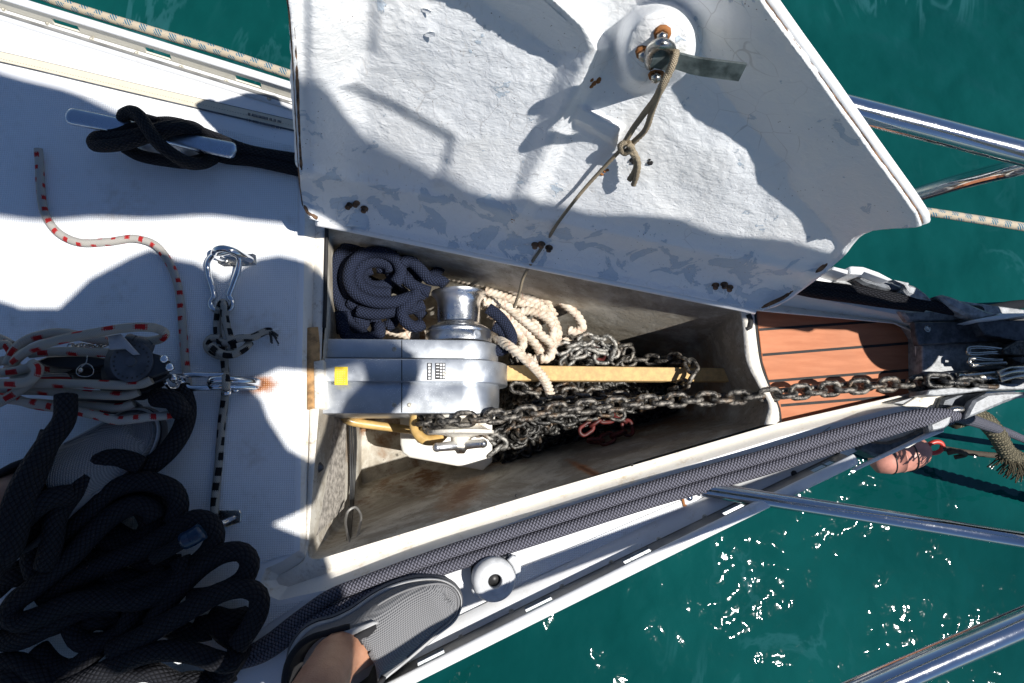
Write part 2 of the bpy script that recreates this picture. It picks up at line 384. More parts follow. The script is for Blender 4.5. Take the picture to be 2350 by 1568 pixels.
def three_strand():
    b = NB('rope_white_strand'); u, v, _ = b.uv(); n = b.noise(45, 5, .75)
    t = b.M('SUBTRACT', b.M('MULTIPLY', u, 24), b.M('DIVIDE', v, .0022)); h = b.M('ABSOLUTE', b.M('SINE', b.M('MULTIPLY', t, pi/2)))
    t3 = b.M('ADD', b.M('MULTIPLY', u, 3), b.M('DIVIDE', v, .0124)); s3 = b.M('ABSOLUTE', b.M('SINE', b.M('MULTIPLY', t3, pi)))
    c = b.mix(b.ramp(n, .42, .68, 0, .8), (.64, .56, .46), (.36, .27, .18))
    c = b.mix(b.ramp(b.M('SINE', b.M('MULTIPLY', t3, 2*pi/3)), .975, .995, 0, .45), c, (.45, .16, .10))
    MAT['rope_white_strand'] = b.out(c, .85, 0, b.bump(h, .0004, .6))
three_strand()
def teak():
    b = NB('teak_panel'); x, y, _ = b.sep(b.obj()); n = b.noise(1, 6, .6, b.obj((14, 90, 20), (0, 0, radians(-3)))); n2 = b.noise(16, 3, .5)
    c = b.mix(b.ramp(n, .3, .7, .1, .9), (.52, .20, .095), (.40, .135, .058)); c = b.mix(b.ramp(b.noise(5, 4, .7), .45, .75, 0, .45), c, (.36, .15, .08)); c = b.mix(b.ramp(n2, .5, .8, 0, .35), c, (.55, .24, .13))
    MAT['teak_panel'] = b.out(c, .75, 0, b.bump(n, .0004, .4))
teak()
def lid_mat():
    b = NB('lid_paint'); v0 = b.obj(); n = b.noise(22, 7, .62, dist=.6); n2 = b.noise(7, 3, .5); u, v, _ = b.uv()
    wr = b.noise(1, 6, .68, b.obj((38, 38, 80), (0, .5, .5)), dist=1.6); wr2 = b.noise(1, 4, .6, b.obj((120, 160, 120), (.4, .5, .2)), dist=.8)
    # v = px distance weight towards the hinge: peeled paint sits there (wear with a shape of its own)
    low = b.ramp(v, .0, 1.0)
    base = b.mix(b.ramp(n2, .4, .65), (.82, .84, .86), (.84, .85, .85))
    pe = b.M('ADD', n, b.M('MULTIPLY', low, .14)); peel = b.ramp(pe, .655, .665)
    c = b.mix(peel, base, (.55, .63, .71))
    c = b.mix(b.ramp(b.noise(9, 6, .7), .62, .75, 0, .25), c, (.50, .46, .40))
    cr_ = b.voro(26, 'DISTANCE_TO_EDGE', b.noise_vec(v0, .03)); cm = b.M('MULTIPLY', b.ramp(cr_, .018, .006), b.ramp(b.noise(6, 3, .6), .52, .62))
    c = b.mix(b.M('MULTIPLY', cm, .30), c, (.25, .22, .20)); gr = b.M('MULTIPLY', b.ramp(b.noise(1, 6, .7, b.obj((140, 60, 60), (.3, .6, .9)), dist=.8), .56, .7), b.ramp(b.noise(5, 3), .45, .65)); c = b.mix(b.M('MULTIPLY', gr, .35), c, (.42, .36, .28))
    sp = b.M('MULTIPLY', b.ramp(b.voro(150), .13, .07), b.ramp(b.noise(16, 3), .5, .6)); c = b.mix(b.M('MULTIPLY', sp, .8), c, (.10, .06, .03))
    nr = b.bump(wr, .0026, .5); nr = b.bump(wr2, .0012, .6, nr); nr = b.bump(peel, .0008, .8, nr); nr = b.bump(b.noise(260, 3), .0007, .5, nr)
    MAT['lid_paint'] = b.out(c, .42, 0, nr)
def _nv(s, vec, amt):
    n = s.n.new('ShaderNodeTexNoise'); n.inputs['Scale'].default_value = 8; s.L.new(vec, n.inputs['Vector'])
    m = s.n.new('ShaderNodeVectorMath'); m.operation = 'MULTIPLY_ADD'; s.L.new(n.outputs['Color'], m.inputs[0]); m.inputs[1].default_value = (amt*4,)*3; s.L.new(vec, m.inputs[2]); return m.outputs[0]
NB.noise_vec = _nv
lid_mat()
def water():
    b = NB('sea_water'); v = b.obj(); n = b.noise(.9, 5, .6); st = b.M('MULTIPLY', b.ramp(b.M('ABSOLUTE', b.M('SUBTRACT', b.noise(1, 5, .6, b.obj((3.4, 1.5, 1), (0, 0, radians(-32))), dist=1.1), .5)), .055, .0), b.ramp(b.noise(1.1, 3, .6), .40, .66))
    c = b.mix(b.ramp(n, .3, .7), (.001, .036, .034), (.003, .060, .056))
    c = b.mix(b.M('MULTIPLY', b.ramp(st, .05, 1.0), .42), c, (.028, .115, .130))
    a = b.noise(1.3, 1, .5); h1 = b.noise(5, 1, .45, dist=.4); h2 = b.noise(21, 2, .35, dist=.2)
    nr = b.bump(a, .09, 1.0); nr = b.bump(h1, .034, 1.0, nr); nr = b.bump(h2, .0042, 1.0, nr)
    b.b.inputs['IOR'].default_value = 1.33
    MAT['sea_water'] = b.out(c, .03, 0, nr, spec=.5)
water()
# ---------------------------------------------------------------- sea
mb = MB(); R = 900; zw = -1.15
mb.add([(-R, -R, zw), (R, -R, zw), (R, R, zw), (-R, R, zw)], [(0, 1, 2, 3)])
meta(mb.build('sea', 'sea_water', smooth=False), kind='structure')
# ---------------------------------------------------------------- yacht
yacht = empty('sailing_yacht', (0, 0, -.3), 'white yacht foredeck and bow with an open anchor locker and a small teak panel', 'yacht')
def resample_keys(keys, z, sub):
    out = []; n = len(keys)
    for i in range(n):
        a, b = P(*keys[i][:2], keys[i][2] if len(keys[i]) > 2 else z), P(*keys[(i+1) % n][:2], keys[(i+1) % n][2] if len(keys[(i+1) % n]) > 2 else z)
        for j in range(sub): out.append(a.lerp(b, j/sub))
    return out
L0 = [(700, 470), (1200, 575), (1760, 662), (2060, 722), (2104, 745), (2118, 770), (2124, 908), (2105, 922), (1790, 1004), (1250, 1172), (760, 1352), (640, 1378), (606, 1362), (598, 1333), (610, 1305), (648, 1288), (688, 1262), (692, 900)]
L1 = [(706, 476), (1200, 582), (1760, 668), (2058, 727), (2102, 749), (2114, 771), (2120, 905), (2102, 918), (1788, 999), (1250, 1167), (757, 1346), (642, 1371), (612, 1357), (605, 1333), (617, 1310), (652, 1294), (695, 1266), (699, 900)]
L2 = [(724, 496), (1200, 600), (1760, 696), (2052, 738), (2094, 756), (2104, 774), (2112, 898), (2098, 907), (1783, 984), (1250, 1148), (745, 1318), (662, 1347), (640, 1342), (634, 1331), (640, 1320), (662, 1310), (706, 1290), (711, 900)]
L3 = [(742, 512), (1225, 610), (1737, 710), (2050, 741), (2091, 758), (2101, 776), (2109, 897), (2096, 904), (1780, 977), (1250, 1142), (736, 1306), (712, 1312), (704, 1308), (700, 1300), (698, 1294), (697, 1288), (700, 1278), (715, 900)]
L4 = [(748, 520), (1235, 616), (1737, 714), (2050, 743), (2088, 760), (2098, 778), (2107, 895), (2094, 901), (1779, 973), (1250, 1127), (730, 1284), (722, 1284), (714, 1281), (709, 1276), (707, 1270), (706, 1262), (708, 1245), (735, 900)]
Zs = [0, -.003, -.017, -.010, -.012]; rings = [resample_keys(L, z, 10) for L, z in zip([L0, L1, L2, L3, L4], Zs)]
def bridge(mb, rs, mi=0, flip=False, split=None):
    n = len(rs[0]); base = len(mb.v); vs = [p for r in rs for p in r]; fs = []; us = []
    for i in range(len(rs)-1):
        for j in range(n):
            k = (j+1) % n; f = (i*n+j, i*n+k, (i+1)*n+k, (i+1)*n+j); fs.append(f if not flip else tuple(reversed(f)))
    mb.add(vs, fs, None, mi)
# hull edge of the deck (pixels at z=0), port then starboard
port = [(-260, -74), (0, 15), (340, 120), (680, 226), (1100, 372), (1500, 494), (1880, 612), (2080, 680), (2330, 742)]
stbd = [(2330, 905), (2180, 945), (2000, 1020), (1705, 1162), (1234, 1392), (856, 1580), (300, 1860)]
outer = [P(u, v) for u, v in port]+[P(u, v) for u, v in stbd]
aft1, aft2 = P(-260, -62), P(300, 1860)
outer = outer+[Vector((-1.6, aft2.y-.28, 0)), Vector((-1.6, aft1.y+.18, 0))]
def dense(poly, d):
    out = []; n = len(poly)
    for i in range(n):
        a, b = poly[i], poly[(i+1) % n]; k = max(1, int((b-a).length/d)); out += [a.lerp(b, j/k) for j in range(k)]
    return out
hole = rings[0]
mb = MB(); outd = dense(outer, .08); allv = outd+hole
tris = tessellate_polygon([outd, hole]); fs = []
for t in tris:
    a, b, c = t
    if (allv[b]-allv[a]).cross(allv[c]-allv[a]).z < 0: a, c = c, a
    fs.append((a, b, c))
mb.add(allv, fs)
mb.build('deck', 'gelcoat', yacht, smooth=False)
mb = MB(); bridge(mb, rings[:3], 0); bridge(mb, rings[2:], 1)
mb.build('locker_coaming', ['coaming', 'gritty_lip'], yacht)
# topsides: hull side from the deck edge down to the water
mb = MB(); ed = dense([P(u, v) for u, v in port]+[P(2400, 800), P(2440, 825), P(2400, 860)]+[P(u, v) for u, v in stbd], .06); ed = ed[:-1]
cen = Vector((0, 0, 0))
lo = []
for p in ed:
    side = 1 if p.y > .02+.04*p.x else -1
    lo.append([p+Vector((-.02, 0, -.004)), p+Vector((-.05, -side*.02, -.25)), p+Vector((-.15, -side*.07, -.8)), p+Vector((-.22, -side*.11, -1.25))])
n = len(ed); vs = [q for p in lo for q in p]; fs = [(i*4+j, i*4+j+1, (i+1)*4+j+1, (i+1)*4+j) for i in range(n-1) for j in range(3)]
mb.add(vs, fs); mb.build('topsides', 'gelcoat', yacht)
# non-skid panels laid on the smooth deck
mb = MB()
def panel(pts, z=.0018): 
    A = [P(u, v, z) for u, v in pts]; fs = []
    for t in tessellate_polygon([A]):
        a, b, c = t
        if (A[b]-A[a]).cross(A[c]-A[a]).z < 0: a, c = c, a
        fs.append((a, b, c))
    mb.add(A, fs)
panel([(-300, 110), (0, 175), (400, 270), (682, 338), (684, 460), (676, 1270), (640, 1278), (600, 1292), (588, 1333), (598, 1372), (640, 1390), (700, 1378), (560, 1470), (300, 1580), (-300, 1700)])
panel([(1120, 1330), (1300, 1262), (1560, 1150), (1610, 1145), (1560, 1180), (1300, 1292), (1120, 1372)])
mb.build('nonskid_panel', 'gelcoat_nonskid', yacht, smooth=False)
# thin seam along the deck edge
mb = MB()
tube(mb, [(760, 1560), (1060, 1435), (1400, 1270), (1550, 1190), (1800, 1050), (1905, 980)], .0006, .0002, .05, seg=6)
mb.build('deck_seam', 'seam_line', yacht)
# ---- locker liner
LA = [(748, 520), (1240, 617), (1700, 707), (1706, 760), (1714, 830), (1740, 884), (1764, 930), (1754, 975), (1470, 1058), (1250, 1127), (1060, 1186), (730, 1284), (712, 1281), (706, 1262), (708, 1240), (728, 960), (738, 850), (746, 750)]
LB = [(795, 630), (1200, 712), (1592, 800), (1602, 815), (1610, 835), (1618, 860), (1625, 905), (1612, 960), (1400, 1016), (1200, 1072), (1050, 1112), (800, 1188), (792, 1186), (788, 1180), (790, 1160), (794, 980), (795, 880), (795, 740)]
LC = [(826, 740), (1150, 780), (1500, 850), (1506, 856), (1510, 865), (1512, 880), (1514, 900), (1508, 935), (1380, 975), (1200, 1010), (1050, 1040), (836, 1110), (832, 1108), (830, 1104), (830, 1090), (830, 960), (830, 880), (828, 800)]
RA, RB, RC = resample_keys(LA, -.0125, 6), resample_keys(LB, -.22, 6), resample_keys(LC, -.40, 6)
mb = MB(); RM = [a.lerp(b, .5)+(a-b).normalized()*0 for a, b in zip(RA, RB)]
bridge(mb, [RA, RM, RB, RC]); c0 = len(mb.v); cc = sum(RC, Vector())/len(RC); nR = len(RC)
mb.add(RC+[cc], [(i, (i+1) % nR, nR) for i in range(nR)])
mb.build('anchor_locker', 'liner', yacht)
# forward bulkhead flange between locker and teak
mb = MB()
A = [(1700, 707), (1706, 760), (1714, 830), (1740, 884), (1764, 930), (1754, 975)]; B = [(1722, 711), (1727, 780), (1737, 840), (1757, 884), (1780, 935), (1779, 973)]
Bo = [(1735, 714), (1742, 780), (1752, 840), (1768, 890), (1790, 940), (1795, 969)]
def strip(mb, rows, mi=0, sub=6):
    R_ = [cr([P(*q) for q in r], .006) for r in rows]; m = min(len(r) for r in R_)
    R_ = [[r[int(i*(len(r)-1)/(m-1))] for i in range(m)] for r in R_]; vs = [p for r in R_ for p in r]
    mb.add(vs, [(i*m+j, i*m+j+1, (i+1)*m+j+1, (i+1)*m+j) for i in range(len(R_)-1) for j in range(m-1)], None, mi)
strip(mb, [[(u-3, v, -.04) for u, v in A], [(u, v, -.004) for u, v in A], [(u, v, -.002) for u, v in B], [(u+2, v, -.012) for u, v in B], [(u, v, -.031) for u, v in Bo]])
mb.build('locker_bulkhead', 'gritty_lip', yacht)
# teak recess panel
zt = -.030
tk = [(1736, 712), (2050, 741), (2090, 756), (2104, 775), (2111, 897), (2100, 905), (1795, 974), (1788, 974), (1768, 885), (1750, 830)]
mb = MB(); slab(mb, tk, zt, -.05, .0006); mb.build('teak_panel', 'teak_panel', yacht, smooth=False)
mb = MB()
def clipseg(a, b, r):
    tube(mb, [a, b], r, zt, .2, seg=8, flat=.35)
for a, b in [((1742, 757), (2010, 738)), ((1750, 815), (2096, 787)), ((1757, 876), (2104, 848)), ((1792, 931), (2040, 911))]:
    A_, B_ = P(*a, zt), P(*b, zt); d = (B_-A_).normalized(); s = Vector((-d.y, d.x, 0))*.0022
    mb.add([A_-s+Vector((0, 0, .0007)), B_-s+Vector((0, 0, .0007)), B_+s+Vector((0, 0, .0007)), A_+s+Vector((0, 0, .0007))], [(0, 1, 2, 3)])
mb.build('caulking_seam', 'caulk', yacht, smooth=False)
# dark rubber strip behind the bulkhead flange
mb = MB(); tube(mb, [(1731, 716), (1738, 780), (1748, 840), (1765, 888), (1787, 938), (1790, 966)], .0028, -.024, .01, seg=8); mb.build('rubber_seal', 'caulk', yacht)
mb = MB(); tube(mb, [(750, 521, -.010), (748, 600, -.010), (746, 700, -.010), (744, 752, -.010)], .0030, step=.01, seg=8); mb.build('edge_gap', 'caulk', yacht)
mb = MB(); tube(mb, [(1716, 722), (1722, 735), (1720, 752)], .005, -.004, .004, seg=8); tube(mb, [(1712, 756), (1722, 752)], .0035, -.004, seg=8); mb.build('sealant_blob', 'caulk', yacht)
mb = MB()
for q in [(1722, 841), (1450, 1067), (1185, 1138)]: mb = MB(); lathe(mb, P(*q, -.006), Vector((0, 0, 1)), [(.0025, 0), (.0025, .001)], 12); mb.build('drain_hole', 'caulk', yacht)
# ---- toe rails: foot flange, upright web with slots, rounded top bead
def toe_rail(path, inward, slots, name, dark, hgt=.036, lab=None, fw=.030, br=.0085):
    root = path
    t = empty(name, path[0]); put_under(t, yacht)
    if lab: t['label'] = lab
    pts = cr([Vector(p) for p in path], .01); n = len(pts); S = [0]
    for i in range(1, n): S.append(S[-1]+(pts[i]-pts[i-1]).length)
    def nrm(i):
        a = pts[max(0, i-1)]; b = pts[min(n-1, i+1)]; d = (b-a).normalized(); return Vector((-d.y, d.x, 0))*inward
    # foot flange
    mb = MB(); vs = []; prof = [(fw, .0006), (fw, .003), (.004, .0035)]
    for i in range(n):
        for a, z in prof: vs.append(pts[i]+nrm(i)*a+Vector((0, 0, z)))
    mb.add(vs, [(i*3+j, i*3+j+1, (i+1)*3+j+1, (i+1)*3+j) for i in range(n-1) for j in range(2)])
    mb.build('rail_foot', 'alloy_painted' if not dark else 'alloy_painted', t)
    # web as columns; skipped between slot ends below slot height
    mb = MB(); lv = [.0, .2*hgt, .68*hgt, hgt]
    vs = []
    for i in range(n):
        for z in lv: 
            base = pts[i]+nrm(i)*(.004-z*.25); vs.append(base+Vector((0, 0, z)))
        for z in lv: vs.append(pts[i]+nrm(i)*(.001-z*.25)+Vector((0, 0, z)))
    fs = []
    for i in range(n-1):
        sm = (S[i]+S[i+1])/2; open_ = any(a < sm < b for a, b in slots)
        for j in range(3):
            if open_ and j == 1: continue
            a = i*8+j; b = (i+1)*8+j
            fs.append((a, b, b+1, a+1)); fs.append((a+4, a+5, b+5, b+4))
            if open_ and j in (0, 2):
                q = 1 if j == 0 else 2; fs.append((i*8+q, (i+1)*8+q, (i+1)*8+q+4, i*8+q+4))
    for s_ in slots:
        for e in s_:
            i = min(range(n), key=lambda q: abs((S[q]+S[min(n-1, q+1)])/2-e)); 
            for ii in (i, i+1):
                if ii < n: fs.append((ii*8+1, ii*8+2, ii*8+6, ii*8+5))
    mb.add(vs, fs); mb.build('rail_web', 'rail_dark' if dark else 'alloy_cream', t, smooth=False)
    mb = MB(); top = [pts[i]+nrm(i)*(-br*.9)+Vector((0, 0, hgt+.003)) for i in range(n)]
    sweep(mb, top, br, seg=14, flat=.55); mb.build('rail_bead', 'alloy_painted', t)
    return t, pts, S
pp = [P(u, v) for u, v in [(-260, -73), (0, 16), (340, 121), (680, 227), (1100, 361), (1500, 487), (1880, 607)]]
def slots_at(path, us, half=.021):
    pts = cr([Vector(p) for p in path], .01); S = [0]; out = []
    for i in range(1, len(pts)): S.append(S[-1]+(pts[i]-pts[i-1]).length)
    for u, v in us:
        q = P(u, v, .012); i = min(range(len(pts)), key=lambda k: (pts[k].xy-q.xy).length); out.append((S[i]-half, S[i]+half))
    return out
toe_rail(pp, -1, slots_at(pp, [(160, 47), (367, 116), (572, 184), (-40, -20), (780, 250)]), 'toe_rail', False, lab='port toe rail, cream inner face with oval slots', fw=.0215, hgt=.0235, br=.0062)
sp = [P(u, v) for u, v in [(560, 1722), (856, 1568), (1234, 1380), (1705, 1150), (1880, 1066), (1925, 1044)]]
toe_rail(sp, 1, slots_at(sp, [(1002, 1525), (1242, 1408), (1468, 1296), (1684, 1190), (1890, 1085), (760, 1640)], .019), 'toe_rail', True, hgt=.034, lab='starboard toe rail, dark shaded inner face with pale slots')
# screws on the flange
mb = MB()
def screw_at(mb, u, v, z=.003, r=.0042):
    c = P(u, v, z); lathe(mb, c, Vector((0, 0, 1)), [(r, 0), (r*.9, .0012), (r*.35, .0016), (r*.3, .0008)], 14)
sc_ = [(1290, 1347), (1403, 1292), (1512, 1239), (1617, 1187), (1174, 1404), (1058, 1463), (936, 1524)]
for q in sc_:
    mb = MB(); screw_at(mb, *q); mb.build('rail_screw', 'screw', yacht)
for q in [(10, 22), (110, 54), (211, 90), (314, 123), (416, 155), (519, 188), (619, 226)]:
    mb = MB(); screw_at(mb, *q); mb.build('rail_screw', 'screw', yacht)
# dark recess groove at the port rail
mb = MB(); tube(mb, [(-100, -2), (0, 30), (340, 135), (680, 240)], .0026, .0038, .02, seg=8, flat=.5); mb.build('rail_groove', 'rail_dark', yacht)
# ---------------------------------------------------------------- locker lid, hinged open on the port side
H1, H2 = P(722, 505, .020), P(1748, 712, .020)
hd = (H2-H1).normalized(); out_ = Vector((-hd.y, hd.x, 0)); out_ = out_ if out_.y > 0 else -out_
TH = radians(71); up_ = (out_*cos(TH)+Vector((0, 0, 1))*sin(TH)); LN = hd.cross(up_); LN = LN if LN.y < 0 else -LN
LO = H1
left = [(724, 506), (708, 496), (696, 474), (690, 430), (684, 340), (680, 260), (674, 130), (666, 30), (655, -40), (644, -150)]
right = [(1750, 714), (1800, 692), (1870, 640), (1925, 592), (1942, 568), (1962, 545), (2000, 530), (2045, 525), (2080, 524), (2104, 522), (2116, 518), (2110, 502), (2080, 458), (1990, 336), (1900, 211), (1820, 104), (1740, -6), (1650, -130), (1590, -210)]
def arc(poly, n):
    L = [0]
    for i in range(1, len(poly)): L.append(L[-1]+math.dist(poly[i], poly[i-1]))
    out = []; k = 0
    for i in range(n):
        s = L[-1]*i/(n-1)
        while k < len(L)-2 and L[k+1] < s: k += 1
        t = (s-L[k])/(L[k+1]-L[k]+1e-9); out.append((poly[k][0]+(poly[k+1][0]-poly[k][0])*t, poly[k][1]+(poly[k+1][1]-poly[k][1])*t))
    return out
NR, NCc = 180, 210
lf, rt = arc(left, NR), arc(right, NR)
wall_r = [(1480, -420), (1500, -200), (1530, -40), (1600, 100), (1640, 180), (1700, 262), (1775, 345), (1812, 378), (1806, 405), (1812, 428), (1850, 470), (1895, 520), (1925, 560)]
floor_poly = wall_r+[(1900, 590), (1760, 680), (1740, 692), (735, 488), (716, 470), (712, 340), (704, 60), (680, -420)]
rib = [(1040, -170), (1250, -20), (1340, 62), (1372, 115), (1330, 200), (1290, 275), (1240, 395), (1186, 515)]
raised = [(792, 196), (900, 245), (1030, 318), (1022, 370), (995, 428), (1080, 470), (1176, 512), (1240, 395), (1290, 275), (1372, 115), (1345, 40), (1300, -60), (1000, -200), (860, -60), (852, 120)]
dome = [(1420, 190), (1410, 110), (1440, 35), (1500, 6), (1560, 14), (1598, 60), (1604, 110), (1585, 165), (1530, 195), (1470, 215)]
slot_ = [(1322, 225), (1350, 196), (1372, 178), (1420, 200), (1435, 300), (1420, 420), (1320, 395), (1275, 360), (1290, 300)]
block = [(1330, 240), (1430, 292), (1412, 332), (1318, 278)]
def round_poly(p, n=3):
    for _ in range(n): p = [((a[0]*3+b[0])/4, (a[1]*3+b[1])/4) if k == 0 else ((a[0]+b[0]*3)/4, (a[1]+b[1]*3)/4) for a, b in zip(p, p[1:]+p[:1]) for k in (0, 1)]
    return p
dome = round_poly(dome, 2)
def rib_x(v):
    for a, b in zip(rib, rib[1:]):
        if v <= b[1]: return a[0]+(b[0]-a[0])*max(0, (v-a[1])/(b[1]-a[1]))
    return rib[-1][0]
def lid_h(u, v):
    h = 0.0
    d = pdist(u, v, floor_poly)
    if d < 0:
        wg = smooth01((620-v)/60)*(1 if u > 1400 else 0)
        h += wg*.050*min(1, -d/190)**.9+(1-wg)*.012*smooth01(-d/40)
    # left side fillet
    if u < 860 and v < 520: h += .034*smooth01((850-u)/150)*(.75+.25*smooth01((u-690)/30))
    r = pdist(u, v, raised); h += .009*smooth01((r+14)/34)
    ld, t = ldist(u, v, rib); wd = 30
    if u < rib_x(v): wd = 105-70*t
    h += .036*(1-t*.75)*max(0, 1-ld/wd)
    dm = pdist(u, v, dome); h += .046*smooth01((dm+10)/34)+.006*smooth01(dm/80)
    b = pdist(u, v, block); h += .007*smooth01((b+5)/12)
    # soft trough near the hinge, running along it
    hv = 505+(u-722)*.2017; q = hv-v; h += .010*smooth01((60-q)/60)+.006*math.exp(-((q-105)/18)**2)
    h += .0045*noise.noise(Vector((u/150, v/150, 0)))+.0007*noise.noise(Vector((u/34, v/34, 3)))+.0005*noise.noise(Vector((u/13, v/16, 7)))
    return h
lid = empty('deck_hatch', LO, 'open white hatch of the anchor locker, its inside of wrinkled flaking paint facing the deck', 'hatch')
vs = []; uvs_ = []
for i in range(NR):
    for j in range(NCc):
        t = j/(NCc-1); u = lf[i][0]+(rt[i][0]-lf[i][0])*t; v = lf[i][1]+(rt[i][1]-lf[i][1])*t
        h = lid_h(u, v); vs.append(PP(u, v, LO+LN*h, LN)); hv = 505+(u-722)*.2017; uvs_.append((t, smooth01((230-(hv-v))/200)))
fs = []; fu = []
for i in range(NR-1):
    for j in range(NCc-1):
        f = (i*NCc+j, i*NCc+j+1, (i+1)*NCc+j+1, (i+1)*NCc+j); fs.append(f); fu.append([uvs_[q] for q in f])
mb = MB(); mb.add(vs, fs, fu); lo_ = mb.build('lid_shell', 'lid_paint', lid)
# smooth weld shell thickness behind the inner face
md = lo_.modifiers.new('thickness', 'SOLIDIFY'); md.thickness = .009; md.offset = -1
fn = (vs[1]-vs[0]).cross(vs[NCc]-vs[0])
if fn.dot(LN) < 0:
    md.offset = 1
# chipped rim along the outline
def LP(u, v, extra=0.0):
    return PP(u, v, LO+LN*(lid_h(u, v)+extra), LN)
bpts = [vs[i*NCc] for i in range(0, NR, 2)]
mb = MB(); sweep(mb, [p-LN*.004 for p in bpts], .0034, seg=8); mb.build('lid_rim', 'chip_brown', lid); mb = MB()
rp = [vs[i*NCc+NCc-1] for i in range(0, NR, 2)]; sweep(mb, [p-LN*.006+Vector((-.001, 0, 0)) for p in rp], .0036, seg=8)
mb.build('lid_rim', 'chip_brown', lid)
mb = MB(); sweep(mb, [p-LN*.006+Vector((.006, .003, 0)) for p in rp], .0058, seg=10); mb.build('lid_gunwale', 'gelcoat', lid)
mb = MB(); bp = [vs[j] for j in range(0, NCc, 3)]; sweep(mb, [p+Vector((0, 0, -.010))-LN*.002 for p in bp], .0062, seg=10); mb.build('hinge_flange', 'gelcoat', lid)
# hinge bolts in threes
for q in [(800, 471), (817, 466), (836, 479), (1228, 562), (1243, 560), (1260, 569), (1642, 655), (1662, 653), (1674, 660)]:
    mb = MB(); c = LP(*q); lathe(mb, c, LN, [(.0058, -.001), (.0058, .0008), (.0040, .001), (.0038, .006), (.001, .0065)], 12); mb.build('hinge_bolt', 'chip_brown', lid)
# rusty bolts on the dome, u-bolt and bent flat bar
def lid_pts(pts): return [LP(p[0], p[1], p[2]) for p in pts]
for q in [(1478, 122), (1520, 78), (1506, 172)]:
    mb = MB(); c = LP(*q); lathe(mb, c, LN, [(.0085, -.002), (.008, .0010), (.006, .0015)], 10, 0); lathe(mb, c, LN, [(.0055, .001), (.0055, .007), (.002, .009)], 6, 1)
    mb.build('rusty_bolt', ['rust', 'steel_worn'], lid)
mb = MB(); sweep(mb, cr(lid_pts([(1492, 150, -.004), (1490, 128, .012), (1500, 108, .022), (1518, 100, .026), (1535, 106, .022), (1541, 124, .012), (1540, 145, -.004)]), .003), .0052, seg=10)
mb.build('u_bolt', 'steel_worn', lid)
BAR_T = [(1505, 112), (1548, 118), (1552, 122), (1600, 134), (1714, 149)]; BAR_B = [(1492, 154), (1537, 164), (1542, 158), (1590, 172), (1695, 187)]
hb = [.022, .020, .012, .014, .020]
hz = LP(1520, 130) 
def BP(u, v, e): return PP(u, v, hz+LN*e, LN)
top_ = [BP(q[0], q[1], e) for q, e in zip(BAR_T, hb)]; bot_ = [BP(q[0], q[1], e) for q, e in zip(BAR_B, hb)]
top_ = cr(top_, .004); bot_ = cr(bot_, .004); m = min(len(top_), len(bot_)); top_ = [top_[int(i*(len(top_)-1)/(m-1))] for i in range(m)]; bot_ = [bot_[int(i*(len(bot_)-1)/(m-1))] for i in range(m)]
th = LN*-.003
vv = top_+bot_+[p+th for p in top_]+[p+th for p in bot_]; ff = []
for i in range(m-1):
    ff += [(i, i+1, m+i+1, m+i), (2*m+i, 3*m+i, 3*m+i+1, 2*m+i+1), (i, 2*m+i, 2*m+i+1, i+1), (m+i, m+i+1, 3*m+i+1, 3*m+i)]
ff += [(0, m, 3*m, 2*m), (m-1, 3*m-1, 4*m-1, 2*m-1)]
mb = MB(); mb.add(vv, ff); mb.build('flat_bar', 'bar_steel' if 'bar_steel' in MAT else 'steel_worn', lid, smooth=False)
# rusty wear patches on the lid
for q, r in [((1368, 190), .008), ((1390, 395), .006), ((1178, 512), .004)]:
    mb = MB(); 
    for k in range(7):
        a = random.Random(k+int(q[0])); ball(mb, LP(q[0]+a.uniform(-12, 12), q[1]+a.uniform(-9, 9))+LN*-.001, r*a.uniform(.25, .5), 0, 8, (1, 1, 1))
    mb.build('rust_crust', 'rust', lid)
for q in [(1495, 372), (1455, 368)]:
    mb = MB(); a = random.Random(q[0])
    for k in range(8): ball(mb, LP(q[0]+a.uniform(-7, 7), q[1]+a.uniform(-6, 6)), .0022*a.uniform(.6, 1.5), 0, 6)
    mb.build('sealant_blob', 'caulk', lid)
# peeling paint flakes
a = random.Random(4)
for q in [(978, 22), (984, 78)]:
    mb = MB(); c = LP(*q, .002); pts = []
    k = 6; r = a.uniform(.004, .007); ang = a.uniform(0, pi)
    for i in range(k):
        t = 2*pi*i/k; rr = r*a.uniform(.5, 1.2); d = hd*(cos(t)*cos(ang)*rr*1.7-sin(t)*sin(ang)*rr*.6)+up_*(cos(t)*sin(ang)*rr*1.7+sin(t)*cos(ang)*rr*.6); pts.append(c+d+LN*(.001+.0022*(d.dot(hd)/r if r else 0)))
    vv = [c]+pts+[p-LN*.0008 for p in [c]+pts]; ff = [(0, i+1, (i+1) % k+1) for i in range(k)]+[(k+1, (i+1) % k+k+2, i+k+2) for i in range(k)]+[(i+1, i+k+2, (i+1) % k+k+2, (i+1) % k+1) for i in range(k)]
    mb.add(vv, ff); mb.build('paint_flake', 'lid_paint', lid, smooth=False)
